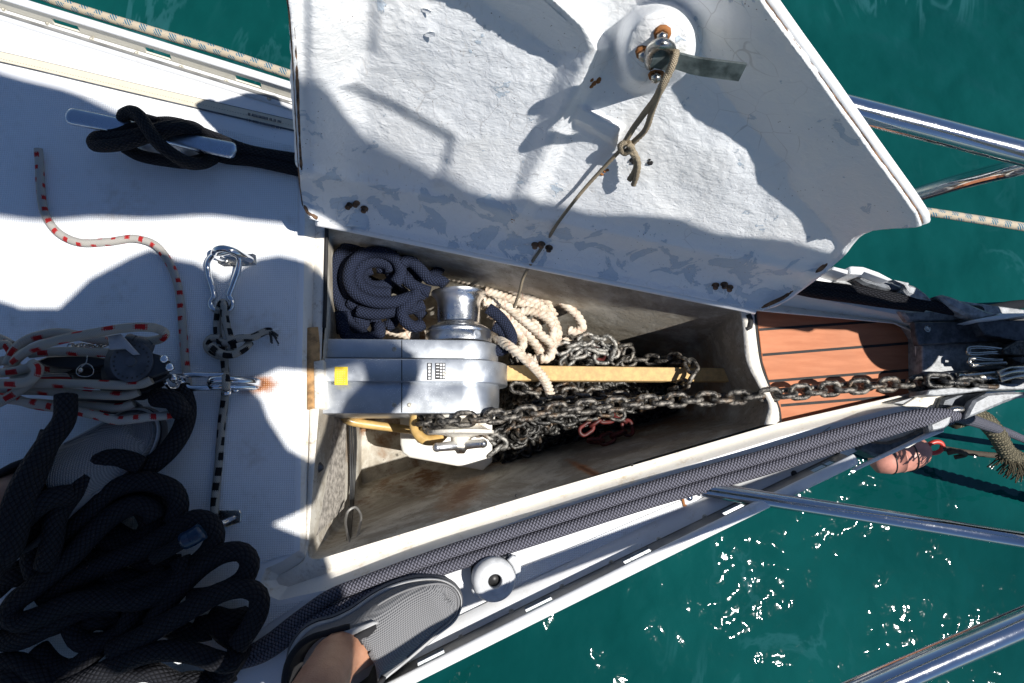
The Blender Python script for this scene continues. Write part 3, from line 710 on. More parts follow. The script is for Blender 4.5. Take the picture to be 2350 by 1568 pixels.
# lanyard from the u-bolt down into the locker
mb = MB(); 
def LPf(u, v, e):
    k = smooth01((v-185)/90); a = PP(u, v, hz+LN*e*.7, LN); b = LP(u, v, .006+e*.45); return a.lerp(b, k)
up1 = [LPf(1552, 118, .030), LPf(1545, 145, .046), LPf(1530, 180, .050), LPf(1505, 225, .046), LPf(1475, 265, .036), LPf(1450, 300, .024), LPf(1432, 330, .014)]
up2 = [LPf(1548, 118, .028), LPf(1542, 150, .044), LPf(1520, 195, .056), LPf(1498, 250, .050), LPf(1480, 300, .034), LPf(1448, 332, .014)]
sweep(mb, cr(up1, .003), .0034, seg=8, lobes=3, twist=300); sweep(mb, cr(up2, .003), .0034, seg=8, lobes=3, twist=300)
ty = [LPf(1440, 325, .02), LPf(1425, 335, .024), LPf(1432, 350, .016), LPf(1450, 340, .022), LPf(1440, 328, .026)]
sweep(mb, cr(ty, .002), .0042, seg=8, lobes=3, twist=300)
tail = [LPf(1440, 340, .018), LPf(1460, 365, .022), LPf(1458, 390, .020), LPf(1445, 412, .012)]; tail2 = [LPf(1450, 340, .016), LPf(1464, 370, .026), LPf(1462, 400, .028), LPf(1454, 424, .020)]
sweep(mb, cr(tail, .002), .0036, seg=8, lobes=3, twist=300); sweep(mb, cr(tail2, .002), .0034, seg=8, lobes=3, twist=300)
long_ = [LPf(1432, 336, .016), LPf(1400, 370, .012), LPf(1340, 435, .010), LPf(1285, 505, .015), P(1255, 552, .075), P(1222, 600, .045), P(1200, 640, .0), P(1193, 668, -.03), P(1180, 705, -.08)]
sweep(mb, cr(long_, .003), .0024, seg=8, lobes=3, twist=340)
o = mb.build('lanyard', 'cord_tan'); meta(o, 'thin tan cord tied to the lid bracket and hanging into the locker', 'cord')
# ---------------------------------------------------------------- windlass
Y = Vector((0, 1, 0)); X = Vector((1, 0, 0)); Z = Vector((0, 0, 1))
def yv(v, z, u=1060): return P(u, v, z).y
def xv(u, z, v=860): return P(u, v, z).x
WZ = -.107; wc = P(1058, 860, -.03)
wl = empty('anchor_windlass', (xv(900, -.1), yv(865, -.1), -.15), 'silver anchor windlass in the open locker, with a spool drum at its port end', 'windlass')
def housing(mb, ul, R, v0, v1, mi=0, bottom=-.165, uc=1060, bev=.0022, left_round=0.0):
    xc = xv(uc, -.05); xl = xv(ul, WZ+R); pr = []
    for i in range(25):
        a = pi/2-pi*i/24; pr.append((xc+cos(a)*R, WZ+sin(a)*R))
    pr += [(xl+.004, max(bottom, WZ-R)), (xl, max(bottom, WZ-R)+.004), (xl, WZ+R-.004), (xl+.004, WZ+R)]
    ya, yb = yv(v0, WZ+R), yv(v1, WZ+R); bm = bmesh.new(); vs_ = [bm.verts.new((x, yb, z)) for x, z in pr]
    f = bm.faces.new(vs_); r = bmesh.ops.extrude_face_region(bm, geom=[f]); bmesh.ops.translate(bm, vec=(0, ya-yb, 0), verts=[q for q in r['geom'] if isinstance(q, bmesh.types.BMVert)])
    es = [e for e in bm.edges if abs(e.verts[0].co.y-e.verts[1].co.y) < 1e-6]
    bmesh.ops.bevel(bm, geom=es, offset=bev, segments=2, affect='EDGES', profile=.6); bmesh.ops.recalc_face_normals(bm, faces=bm.faces[:])
    bm.verts.index_update(); mb.add([q.co.copy() for q in bm.verts], [tuple(q.index for q in f.verts) for f in bm.faces], None, mi); bm.free()
mb = MB(); housing(mb, 738, .062, 780, 823); o = mb.build('gear_casing', 'alloy_body', wl, sharp=35)
mb = MB(); housing(mb, 722, .077, 824, 876); o = mb.build('centre_casing', 'alloy_body', wl, sharp=35)
mb = MB(); housing(mb, 736, .0635, 877, 949); o = mb.build('motor_casing', 'alloy_body', wl, sharp=35)
mb = MB()
for v0, v1, r in [(780, 822, .0625), (825, 875, .0775), (878, 948, .064)]:
    z = WZ+r; a, b = P(922, v0+1, z+.0002), P(922, v1-1, z+.0002); mb.add([a-X*.0007, b-X*.0007, b+X*.0007, a+X*.0007], [(0, 1, 2, 3)])
mb.build('casing_joint', 'ink', wl, smooth=False)
for u_, v_, r_ in [(748, 802, .062), (748, 912, .0635), (905, 802, .062), (905, 930, .0635), (940, 930, .0635), (1020, 858, .077)]:
    mb = MB(); lathe(mb, P(u_, v_, WZ+r_), Z, [(.0036, -.001), (.0036, .0010), (.0030, .0014), (.0016, .0013), (.0014, .0004)], 16); mb.build('casing_screw', 'screw', wl, sharp=40)
mb = MB(); oc = Vector((xv(1054, -.06), yv(779, -.06), WZ+.002)); s = 1/1420
lathe(mb, oc, Y, [(.0555, 0), (.0555, 20*s), (.0540, 22*s), (.0540, 24*s), (.0550, 26*s), (.054, 32*s), (.046, 40*s), (.0395, 44*s), (.0370, 47*s), (.0362, 52*s), (.0362, 96*s), (.0380, 105*s), (.042, 113*s), (.0462, 118*s), (.0465, 124*s), (.040, 125*s), (.036, 120*s), (.010, 119*s)], 64)
dr = mb.build('warping_drum', 'alloy_turned', wl, sharp=50)
mb = MB(); c = oc+Y*(12*s)+Vector((.028, 0, .0478)); lathe(mb, c, Vector((.5, 0, .87)), [(.0075, -.002), (.0075, .0012), (.0065, .0015), (.003, .0012)], 20); mb.build('set_screw', 'alloy_body', wl)
mb = MB(); og = Vector((xv(1060, -.06), yv(951, -.05), WZ)); G = -Y
lathe(mb, og, G, [(.056, 0), (.056, .005), (.044, .008), (.036, .014), (.044, .020), (.054, .023), (.054, .028), (.030, .030), (.016, .034), (.016, .050), (.010, .052)], 48)
mb.build('chain_wheel', 'gritty_lip', wl, sharp=40)
mb = MB(); lathe(mb, og, G, [(.013, .030), (.013, .052), (.010, .054), (.006, .060)], 20); hub = og+G*.046
for sgn, (u, v) in ((-1, (1003, 1027)), (1, (1108, 1018))):
    e = P(u, v, -.085); sweep(mb, cr([hub, hub.lerp(e, .5)+Z*.004, e], .004), lambda t: .0085-.0018*t, seg=12); ball(mb, e, .0075)
mb.build('clutch_handle', 'alloy_turned', wl)
mb = MB(); c = P(783, 863, WZ+.0775); d = P(798, 863, WZ+.0775)-c; e = c-P(783, 884, WZ+.0775)
box(mb, c+Z*.0002, d, e, Z*.0003, 0, .0002)
for i in range(4):
    for j in range(7): box(mb, c+d*(-.55+i*.36)+e*(-.75+j*.24)+Z*.0006, d*.10, e*.035, Z*.0001, 1)
mb.build('warning_sticker', ['sticker_yellow', 'board_yellow'], wl, smooth=False)
mb = MB(); zt_ = WZ+.0777
def rect(mb, u0, v0, u1, v1, z, mi): 
    c = P((u0+u1)/2, (v0+v1)/2, z); box(mb, c, X*(abs(u1-u0)/2/1490), Y*(abs(v1-v0)/2/1490), Z*.0002, mi)
rect(mb, 980.5, 833, 991, 873, zt_, 1); rect(mb, 999, 833, 1022, 871, zt_, 1)
for i in range(5): rect(mb, 983, 835+i*7.6, 988, 840.5+i*7.6, zt_+.0004, 0)
for i in range(5): rect(mb, 1001, 835+i*7.1, 1008, 837.6+i*7.1, zt_+.0004, 0); rect(mb, 1010, 835+i*7.1, 1014, 840+i*7.1, zt_+.0004, 0); rect(mb, 1016, 835+i*7.1, 1020.5, 840+i*7.1, zt_+.0004, 0)
mb.build('maker_label', ['sticker_white', 'ink'], wl, smooth=False)
# windlass mounting board and aft bulkhead pieces
mb = MB(); slab(mb, [(703, 752), (729, 750), (733, 790), (731, 936), (705, 940)], -.0065, -.16, .001); mb.build('mounting_board', 'ply', yacht)
mb = MB(); slab(mb, [(720, 830), (742, 826), (744, 935), (722, 938)], -.005, -.14, .001); mb.build('mounting_bracket', 'gritty_lip', yacht)
def quad_board(mb, a, b, c, d, th=.008, mi=0):
    A = [P(*q) for q in (a, b, c, d)]; n = (A[1]-A[0]).cross(A[3]-A[0]).normalized()
    if n.x < 0: n = -n
    k = 8; vs_ = []
    for s_ in (0, 1):
        for q in A: vs_.append(q-n*th*s_)
    mb.add(vs_, [(0, 1, 2, 3), (7, 6, 5, 4), (0, 4, 5, 1), (1, 5, 6, 2), (2, 6, 7, 3), (3, 7, 4, 0)], None, mi)
mb = MB(); quad_board(mb, (716, 952, -.020), (708, 1248, -.020), (790, 1166, -.19), (795, 955, -.19)); mb.build('backing_board', 'ply_weathered', yacht, smooth=False)
mb = MB(); lathe(mb, P(730, 1073, -.045), Vector((.9, 0, .4)), [(.008, -.002), (.008, .003), (.004, .008)], 6); mb.build('board_bolt', 'cast_dark', yacht)
mb = MB(); slab(mb, [(918, 940), (918, 1020), (924, 1040), (940, 1050), (1108, 1080), (1130, 1060), (1130, 940)], -.24, -.255, .004)
o = mb.build('locker_tray', 'white_tray'); meta(o, 'white plastic tray lying under the chain wheel in the locker', 'tray')
mb = MB(); tube(mb, [(965, 936, -.10), (953, 958, -.10), (953, 985, -.11), (972, 1008, -.12), (1002, 1009, -.13), (1024, 990, -.14)], .0088, step=.003); o = mb.build('rubber_hose', 'hose'); meta(o, 'short tan hose curled beneath the chain wheel', 'hose')
mb = MB(); tube(mb, [(780, 948, -.16), (800, 965, -.17), (850, 975, -.18), (920, 984, -.20), (960, 990, -.22)], .0075, step=.004); tube(mb, [(790, 944, -.17), (830, 952, -.17), (860, 944, -.17)], .0075, step=.004)
o = mb.build('rubber_hose', 'hose'); meta(o, 'long beige hose running from behind the windlass motor towards the white tray', 'hose')
mb = MB(); 
for k, (du, m_) in enumerate([(0, 0), (5, 0), (10, 1), (14, 1)]):
    tube(mb, [(800+du, 960, -.20), (803+du, 1010, -.22), (804+du*.8, 1080, -.24), (804+du*.5, 1150, -.23), (798+du*.6, 1200, -.13), (797+du*.3, 1262, -.045)], .0017, step=.006, seg=8, mi=m_)
o = mb.build('cable_bundle', ['black_plastic', 'ink']); meta(o, 'thin black cables hanging down the aft wall of the locker', 'cable')
mb = MB(); tube(mb, [(806, 1262, -.040), (798, 1230, -.075), (793, 1195, -.12), (800, 1172, -.14), (815, 1164, -.14), (827, 1180, -.13), (824, 1215, -.095), (808, 1262, -.045)], .0022, step=.004, seg=10)
o = mb.build('cable_loop', 'rail_dark'); meta(o, 'grey cable bent into a hanging loop at the aft corner of the locker', 'cable')
# yellow board
mb = MB(); bd = [(1150, 838, -.12), (1745, 846, -.12), (1745, 876, -.12), (1150, 873, -.12)]; slab(mb, bd, -.12, -.14, .0012)
o = mb.build('wooden_batten', 'board_yellow', smooth=False); meta(o, 'pale yellow wooden batten lying lengthways from windlass to forward bulkhead', 'batten')
# ---------------------------------------------------------------- chain
rnd = random.Random(11)
ct = empty('anchor_chain', P(1500, 925, -.03), 'taut galvanised chain running from the windlass over the teak panel to the bow roller', 'chain')
cp = [(955, 972, -.15), (966, 971, -.10), (990, 968, -.066), (1030, 965, -.050), (1075, 961, -.0465), (1150, 955, -.048), (1300, 938, -.046), (1500, 921, -.038), (1700, 912, -.022), (1780, 905, -.004), (1900, 893, .002), (2010, 884, .006), (2110, 879, .008), (2160, 876, .006), (2300, 868, .010)]
path = cr(W(cp), .001); S = 0; nxt = 0; k = 0; proto = None
for i in range(1, len(path)):
    S += (path[i]-path[i-1]).length
    if S >= nxt:
        t = (path[min(len(path)-1, i+8)]-path[max(0, i-8)]).normalized(); ang = (pi/2 if k % 2 else 0)+rnd.uniform(-.18, .18)+.42
        side = t.cross(Z).normalized(); up = (Z-t*Z.dot(t)).normalized(); u2 = up*cos(ang)+side*sin(ang)
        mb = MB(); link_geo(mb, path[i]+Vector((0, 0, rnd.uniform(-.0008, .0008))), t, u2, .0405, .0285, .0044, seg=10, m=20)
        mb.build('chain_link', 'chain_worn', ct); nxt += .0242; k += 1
def heap(poly, n, links, zf, seed, mat='chain_dark', name='chain_heap', scale=1.0, turn=.7):
    rn = random.Random(seed); mb = MB(); us = [p[0] for p in poly]; vs_ = [p[1] for p in poly]
    for s_ in range(n):
        for _ in range(60):
            u, v = rn.uniform(min(us), max(us)), rn.uniform(min(vs_), max(vs_))
            if pdist(u, v, poly) > 0: break
        a = rn.uniform(0, 2*pi); lay = rn.random()
        for k in range(links):
            d = pdist(u, v, poly)
            z = zf(u, v, d)+lay*.02-.012+rn.uniform(-.004, .004); c = P(u, v, z); t = Vector((cos(a), sin(a), rn.uniform(-.35, .35))).normalized()
            ang = (pi/2 if k % 2 else 0)+rn.uniform(-.5, .5); side = t.cross(Z).normalized(); up = (Z-t*Z.dot(t)).normalized()
            link_geo(mb, c, t, up*cos(ang)+side*sin(ang), .0355*scale, .025*scale, .0037*scale, seg=6, m=12)
            px = 1567/(CH-z)*.0222*scale; u += cos(a)*px; v -= sin(a)*px
            a += rn.gauss(0, turn)
            if pdist(u, v, poly) < 0:
                cu, cv = sum(us)/len(us), sum(vs_)/len(vs_); a = math.atan2(-(cv-v), cu-u)+rn.gauss(0, .5)
    return mb
hp = [(1135, 885), (1220, 800), (1290, 775), (1400, 790), (1480, 850), (1620, 880), (1690, 905), (1640, 945), (1440, 985), (1290, 1015), (1210, 1075), (1130, 1082), (1115, 1000)]
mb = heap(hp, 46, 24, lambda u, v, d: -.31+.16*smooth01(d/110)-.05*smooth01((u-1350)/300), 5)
for k in range(0): pass
# a strand climbing out over the heap top and another along the upper side of the batten
def strand(mb, pts, z=-.1, scale=1.0, seed=1, mi=0):
    rn = random.Random(seed); path = cr(W(pts, z), .001); S = 0; nxt = 0; k = 0
    for i in range(1, len(path)):
        S += (path[i]-path[i-1]).length
        if S >= nxt:
            t = (path[min(len(path)-1, i+6)]-path[max(0, i-6)]).normalized(); ang = (pi/2 if k % 2 else 0)+rn.uniform(-.3, .3)+.3
            side = t.cross(Z).normalized(); up = (Z-t*Z.dot(t)).normalized(); link_geo(mb, path[i], t, up*cos(ang)+side*sin(ang), .0355*scale, .025*scale, .0037*scale, seg=8, m=14, mi=mi); nxt += .0222*scale; k += 1
strand(mb, [(1290, 800), (1330, 785), (1370, 775), (1400, 790), (1405, 815), (1380, 822), (1350, 808), (1310, 815)], -.145, seed=3, mi=1)
strand(mb, [(1300, 830), (1340, 800), (1380, 800), (1410, 810)], -.15, seed=9, mi=1)
strand(mb, [(1410, 800, -.17), (1440, 795, -.18), (1440, 815, -.18), (1420, 835, -.18), (1460, 826, -.18), (1510, 826, -.16), (1555, 824, -.13), (1585, 838, -.10), (1590, 860, -.095), (1575, 880, -.10), (1550, 890, -.13)], seed=4, mi=2)
strand(mb, [(1190, 890), (1260, 905), (1330, 900), (1400, 908), (1470, 915)], -.13, seed=5, mi=2)
strand(mb, [(1140, 1000), (1180, 970), (1240, 960), (1300, 965), (1370, 950), (1440, 955)], -.16, seed=6, mi=0)
strand(mb, [(1345, 985), (1385, 960), (1425, 965), (1440, 985), (1410, 1000), (1375, 1012), (1345, 1008)], -.20, seed=7, mi=3)
strand(mb, [(1370, 812), (1378, 816)], -.15, seed=2, mi=3)
strand(mb, [(1090, 985), (1120, 1000), (1150, 1020), (1130, 1040)], -.13, seed=12, mi=1)
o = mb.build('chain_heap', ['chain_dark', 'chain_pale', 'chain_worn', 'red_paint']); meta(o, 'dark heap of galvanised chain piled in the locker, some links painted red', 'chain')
# ---------------------------------------------------------------- ropes
def cf(sc, ox, oy): return lambda pts: [(p[0]*sc+ox, p[1]*sc+oy, *p[2:]) for p in pts]
c6 = cf(1/3, 653, 494)
def ropes(name, mat, paths, r, label, cat, conv=lambda p: p, z=0.0, seg=12, step=None, **k):
    mb = MB()
    for q in paths:
        tube(mb, conv(q), r, z, step or r*.55, seg=seg, **k)
    o = mb.build(name, mat); meta(o, label, cat); return o
def zz(pts, z0, z1=None):
    n = len(pts); z1 = z0 if z1 is None else z1; return [(p[0], p[1], z0+(z1-z0)*i/(n-1)) for i, p in enumerate(pts)]
def off(pts, d):
    out = []; n = len(pts)
    for i in range(n):
        a = pts[max(0, i-1)]; b = pts[min(n-1, i+1)]; l = math.hypot(b[0]-a[0], b[1]-a[1])+1e-6; out.append((pts[i][0]-(b[1]-a[1])/l*d, pts[i][1]+(b[0]-a[0])/l*d))
    return out
big = [(790, 235), (680, 185), (540, 180), (430, 225), (355, 320), (335, 440), (360, 560), (410, 660), (470, 770), (540, 820)]
lp2 = [(760, 470), (800, 400), (770, 310), (680, 260), (560, 265), (470, 330), (440, 430), (480, 530), (590, 590), (740, 600), (880, 560), (960, 540)]
navy = [zz([(300, 700), (360, 560), (480, 480), (640, 520), (760, 640), (900, 640)], -.13), zz([(420, 300), (600, 460), (800, 520), (900, 640), (960, 700)], -.14), zz([(330, 640), (320, 720), (400, 790), (520, 760)], -.12),
 zz([(560, 700), (520, 790), (600, 850), (640, 780), (620, 700), (700, 670), (760, 720), (700, 770)], -.10), zz([(860, 230), (960, 240), (1060, 230), (1090, 300), (1040, 400), (960, 440)], -.10), zz([(900, 300), (980, 350), (1060, 340)], -.12),
 zz(big, -.062, -.10), zz(off(big, -68), -.070, -.10), zz(off(big, -134)[:8], -.080), zz(lp2, -.048, -.06), zz(off(lp2, -66)[1:10], -.062), zz([(640, 360), (720, 380), (740, 450), (660, 490), (560, 470), (540, 400), (600, 370)], -.075),
 zz([(500, 660), (620, 680), (760, 660), (880, 640), (960, 610)], -.075), zz([(440, 600), (540, 640), (680, 660), (800, 650)], -.085),
 zz([(920, 520), (860, 600), (810, 660), (830, 730), (900, 770), (950, 750)], -.055, -.08), zz([(390, 660), (400, 760), (440, 840), (560, 855), (650, 820), (650, 750)], -.055, -.08), zz([(800, 330), (870, 320), (940, 380), (1000, 440), (1080, 455), (1110, 480)], -.05),
 zz([(820, 430), (880, 480), (940, 510), (1000, 530)], -.055), zz([(860, 260), (830, 310), (870, 400), (950, 440)], -.075)]
ropes('navy_rope', 'rope_navy', navy, .0098, 'navy blue braided rope heaped in loops at the port aft corner of the locker', 'rope', c6)
ropes('navy_rope', 'rope_navy', [zz([(1400, 640), (1480, 700), (1540, 780), (1565, 860), (1500, 930), (1440, 930)], -.09), zz([(1440, 760), (1500, 800), (1530, 880)], -.10)], .0098, 'short bight of navy braided rope showing just right of the windlass drum', 'rope', c6)
wh = [zz([(1090, 350), (1250, 345), (1450, 365), (1620, 410), (1760, 480), (1850, 550), (1960, 640), (2020, 700), (2050, 770), (2010, 800), (1950, 790)], -.15),
 zz([(1080, 380), (1250, 400), (1400, 400), (1560, 440), (1700, 520), (1800, 610), (1860, 700)], -.16), zz([(1070, 400), (1300, 455), (1480, 480), (1640, 550), (1780, 640), (1860, 740), (1880, 840), (1820, 920)], -.14),
 zz([(1380, 520), (1500, 560), (1660, 620), (1790, 690), (1850, 790), (1870, 890)], -.14), zz([(1340, 560), (1430, 630), (1560, 680), (1680, 660), (1790, 700), (1850, 780), (1830, 870)], -.13),
 zz([(1400, 680), (1520, 720), (1600, 800), (1640, 870), (1620, 930), (1560, 950)], -.13), zz([(1370, 600), (1500, 610), (1640, 720), (1760, 820), (1840, 900), (1820, 980), (1760, 990)], -.12),
 zz([(1560, 700), (1650, 790), (1720, 880), (1760, 960), (1710, 1000), (1660, 970)], -.13), zz([(1440, 730), (1530, 780), (1570, 850), (1620, 900)], -.14), zz([(1640, 860), (1740, 880), (1790, 950), (1760, 1000)], -.14),
 zz([(1500, 580), (1640, 590), (1760, 570), (1830, 620)], -.15), zz([(1880, 850), (1930, 860), (1990, 900)], -.2), zz([(1700, 720), (1740, 760), (1740, 820)], -.15), zz([(700, 790), (780, 810), (860, 830), (930, 830)], -.15), zz([(880, 330), (940, 340), (990, 370)], -.17), zz([(1320, 540), (1360, 620), (1480, 640), (1600, 640)], -.15),
 [(1360, 800, -.16), (1450, 850, -.12), (1540, 900, -.07), (1640, 975, -.06), (1740, 1070, -.085), (1800, 1150, -.11), (1835, 1245, -.135)]]
ropes('white_rope', 'rope_white_strand', wh, .0074, 'off-white three-strand rope in loose loops beside the windlass, one end over the batten', 'rope', c6, seg=18, lobes=3, twist=250, step=.0022, lob=.30)
# ---- port side
mb = MB(); wp = [(-120, 106), (0, 130), (340, 210), (690, 291), (1000, 362)]
A = cr(W(wp, .0022), .02); n = len(A)
def ribbon(mb, A, w_, z, mi, off=0.0):
    vs_ = []
    for i, p in enumerate(A):
        d = (A[min(i+1, len(A)-1)]-A[max(0, i-1)]).normalized(); s_ = Vector((-d.y, d.x, 0)); vs_ += [p+s_*(off+w_/2)+Z*z, p+s_*(off-w_/2)+Z*z, p+s_*(off+w_/2)+Z*(z-.0018), p+s_*(off-w_/2)+Z*(z-.0018)]
    fs = []
    for i in range(len(A)-1):
        a, b = i*4, i*4+4; fs += [(a, a+1, b+1, b), (a+1, a+3, b+3, b+1), (a+2, a, b, b+2)]
    mb.add(vs_, fs, None, mi)
ribbon(mb, A, .0165, .0, 0); ribbon(mb, A, .0006, .0004, 1, .0080); ribbon(mb, A, .0018, .0004, 1, -.0085)
for i in range(int(.62/.004)):
    q = A[0].lerp(A[-1], (.1+i*.0055)); 
    if i < 130: box(mb, q+Z*.0005+Vector((0, -.001, 0)), X*.0008, Y*.00018, Z*.00012, 1)
for r_ in range(2):
    for i in range(26):
        if rnd.random() < .85: rect(mb, 566+i*3.1, 258+r_*14+i*.75, 568+i*3.1, 264+r_*14+i*.75, .0045, 1)
o = mb.build('webbing_jackline', ['webbing', 'cast_dark'], smooth=False); meta(o, 'cream webbing jackline with dark edges lying flat along the port side deck', 'webbing')
c1 = cf(1/3, 0, 0)
cl = empty('mooring_cleat', P(350, 305, 0), 'long two-horned alloy mooring cleat on the port foredeck, dark rope crossed over it', 'cleat')
mb = MB(); ends = cr(W([(150, 264, .058), (250, 284, .056), (350, 306, .050), (450, 328, .056), (543, 347, .058)]), .004)
def hornw(t):
    e = min(t, 1-t)*.262; return .0125*(min(1, (1-(1-min(1, e/.0125))**2)**.5 if e < .0125 else 1))*(.85+.15*abs(2*t-1))
n = len(ends); vs_ = []; seg = 16
for i, p in enumerate(ends):
    d = (ends[min(i+1, n-1)]-ends[max(0, i-1)]).normalized(); sd = Vector((-d.y, d.x, 0)).normalized(); up = d.cross(sd); up = up if up.z > 0 else -up; wd = max(.0008, hornw(i/(n-1)))
    for j in range(seg):
        a = 2*pi*j/seg; x_ = cos(a); y_ = sin(a); vs_.append(p+sd*(wd*x_)+up*((.0045 if y_ > 0 else .009)*math.copysign(abs(y_)**.7, y_)*min(1, wd/.008)))
fs = [(i*seg+j, i*seg+(j+1) % seg, (i+1)*seg+(j+1) % seg, (i+1)*seg+j) for i in range(n-1) for j in range(seg)]+[tuple(range(seg)), tuple((n-1)*seg+j for j in range(seg))]
mb.add(vs_, fs); mb.build('horn', 'cleat_metal', cl, sharp=60)
for u in (310, 400):
    mb = MB(); c = P(u, 297+(u-310)*.22, .052); c.z = 0; lathe(mb, c, Z, [(.018, 0), (.018, .004), (.011, .010), (.009, .040), (.011, .048)], 20); mb.build('leg', 'alloy_painted', cl)
r1 = .0092
ck = [[(640, 975, .03), (670, 945, .042), (780, 950, .052), (930, 930, .064), (1080, 890, .068), (1200, 868, .062), (1330, 880, .05), (1420, 940, .035), (1560, 1010, .02), (1720, 1055, .012), (2080, 1130, .011)],
 [(640, 975, .03), (655, 1000, .04), (740, 1005, .056), (880, 985, .066), (1040, 935, .069), (1250, 880, .066), (1370, 905, .05)],
 [(1090, 850, .030), (960, 820, .03), (860, 830, .045), (850, 795, .06), (905, 770, .072), (960, 800, .080), (1020, 890, .084), (1090, 985, .084), (1190, 1065, .078), (1290, 1120, .060), (1390, 1125, .040), (1470, 1090, .02)],
 [(860, 1015, .022), (960, 1070, .020), (1130, 1105, .018), (1300, 1120, .018), (1430, 1090, .014)], [(1060, 850, .02), (1160, 845, .03), (1250, 860, .05)],
 [(1400, 920, .02), (1500, 960, .03), (1700, 1035, .012), (2100, 1105, .011)], [(1350, 1000, .03), (1520, 1080, .012), (1750, 1110, .011), (2100, 1185, .011)], [(760, 920, .05), (900, 890, .05), (1010, 880, .05)]]
mb = MB()
for q in ck: tube(mb, c1(q), r1, step=.004)
tube(mb, [(690, 383, .011), (1000, 470, .011), (1400, 560, .011), (1760, 618, .013), (1850, 652, .016), (1960, 668, .022), (2060, 686, .030), (2130, 700, .034), (2190, 712, .03), (2260, 712, -.02), (2330, 700, -.2), (2500, 690, -1.2)], r1, step=.006)
tube(mb, [(690, 401, .011), (1000, 488, .011), (1400, 572, .011), (1740, 636, .013), (1850, 668, .016), (1960, 684, .022), (2060, 698, .030), (2120, 704, .034)], r1, step=.006)
o = mb.build('port_mooring_line', 'rope_charcoal'); meta(o, 'dark charcoal rope made fast on the port cleat and led forward to the bow', 'rope')
# outboard fleck line
mb = MB(); tube(mb, [(60, -24, -.02), (128, 3, -.02), (340, 69, -.02), (520, 123, -.02), (690, 179, -.02), (1100, 306, -.02), (1600, 420, -.01), (1990, 470, .0), (2110, 484, .0), (2230, 502, .0), (2360, 523, .0)], .0072, step=.005)
o = mb.build('fleck_line', 'rope_blue_fleck'); meta(o, 'cream line with blue flecks strung outboard of the port toe rail above the sea', 'rope')
# ---- thin red fleck line on deck and tackle
c0 = cf(.19446, 0, 711)
ropes('red_fleck_line', 'rope_red_thin', [[(88, 342, .012), (91, 380, .009), (93, 430, .008), (103, 490, .008), (132, 533, .008), (180, 556, .008), (250, 555, .008), (310, 548, .008), (356, 563, .008), (388, 603, .008), (406, 648, .008), (415, 700, .008), (420, 760, .008), (427, 850, .008), (433, 895, .012), (433, 922, .03), (418, 944, .045), (385, 953, .055), (340, 958, .065), (270, 965, .07), (225, 955, .075), (170, 942, .08), (100, 930, .085), (30, 918, .09), (-40, 905, .09)]], .0058, 'white line with red flecks snaking across the shaded deck to the tackle', 'rope')
tk_ = [zz([(80, 660), (120, 560), (200, 440), (330, 350), (520, 290), (720, 270), (860, 290), (1050, 340), (1300, 370)], .095, .08),
 [(130, 670, .09), (190, 590, .10), (300, 500, .11), (450, 430, .115), (650, 370, .12), (900, 315, .12), (1200, 260, .12), (1450, 220, .115), (1700, 205, .11), (1860, 225, .10), (1945, 275, .095), (1900, 340, .085), (1760, 370, .08), (1620, 360, .075)],
 zz([(350, 520), (560, 500), (800, 490), (1040, 500), (1300, 510)], .085), zz([(180, 860), (420, 870), (700, 873), (1100, 880), (1500, 890), (1690, 870), (1790, 825)], .095),
 zz([(0, 960), (300, 950), (600, 962), (900, 990), (1300, 1012), (1500, 1010), (1640, 965)], .08), zz([(400, 1100), (800, 1130), (1100, 1142), (1350, 1160), (1480, 1142), (1580, 1100)], .065), zz([(0, 1090), (120, 1040), (200, 1060), (400, 1120), (700, 1160)], .075),
 zz([(-40, 430), (60, 410), (130, 480), (150, 600), (90, 720)], .085), zz([(-40, 330), (60, 370), (140, 420)], .07), zz([(-40, 750), (120, 735), (280, 700), (400, 670), (460, 690), (440, 760), (330, 800), (150, 810)], .11, .10), zz([(-40, 870), (150, 870), (320, 850), (410, 790), (430, 700), (360, 620)], .12),
 zz([(-40, 1110), (60, 1060), (200, 970), (330, 880), (410, 790)], .105), zz([(-40, 620), (60, 600), (160, 640), (250, 720)], .08), zz([(400, 640), (560, 690), (760, 690), (860, 640)], .06)]
ropes('tackle_rope', 'rope_red_fleck', tk_, .0060, 'thicker white rope with red flecks rove through the black blocks', 'rope', c0)
tb = empty('pulley_block', P(250, 860, 0), 'black multi-sheave pulley block with rows of bearing holes, shackled to the centre deck eye', 'pulley block')
tear = [(1275, 560), (1330, 490), (1430, 455), (1560, 450), (1720, 490), (1880, 535), (1985, 600), (2046, 690), (1960, 745), (1800, 800), (1640, 805), (1480, 780), (1350, 710), (1285, 640)]
for k in range(4):
    mb = MB(); slab(mb, c0([(x-42*k, y+88*k) for x, y in tear]), .100-.020*k, .094-.020*k, .002); mb.build('cheek_plate', 'black_plastic', tb, sharp=40)
for k in range(3):
    mb = MB(); lathe(mb, P(*c0([(1545-42*k, 640+88*k)])[0], .084-.02*k), Z, [(.030, 0), (.026, .004), (.030, .008)], 32); mb.build('sheave', 'dark_plastic', tb)
mb = MB(); cc_ = c0([(1560, 615)])[0]; cw = P(*cc_, .100); lathe(mb, cw, Z, [(.0265, -.002), (.0265, .002), (.0245, .003), (.007, .003), (.006, .0055), (.002, .0055)], 36); mb.build('bearing_cap', 'dark_plastic', tb, sharp=40)
mb = MB()
for i in range(22):
    a = 2*pi*i/22; lathe(mb, cw+Vector((cos(a)*.0215, sin(a)*.0215, .003)), Z, [(.0014, 0), (.0014, .0003)], 8)
mb.build('bearing_holes', 'ink', tb)
for q in [(1940, 582), (2005, 680)]:
    mb = MB(); lathe(mb, P(*c0([q])[0], .100), Z, [(.0055, 0), (.005, .0025), (.002, .003)], 12); mb.build('rivet', 'alloy_turned', tb)
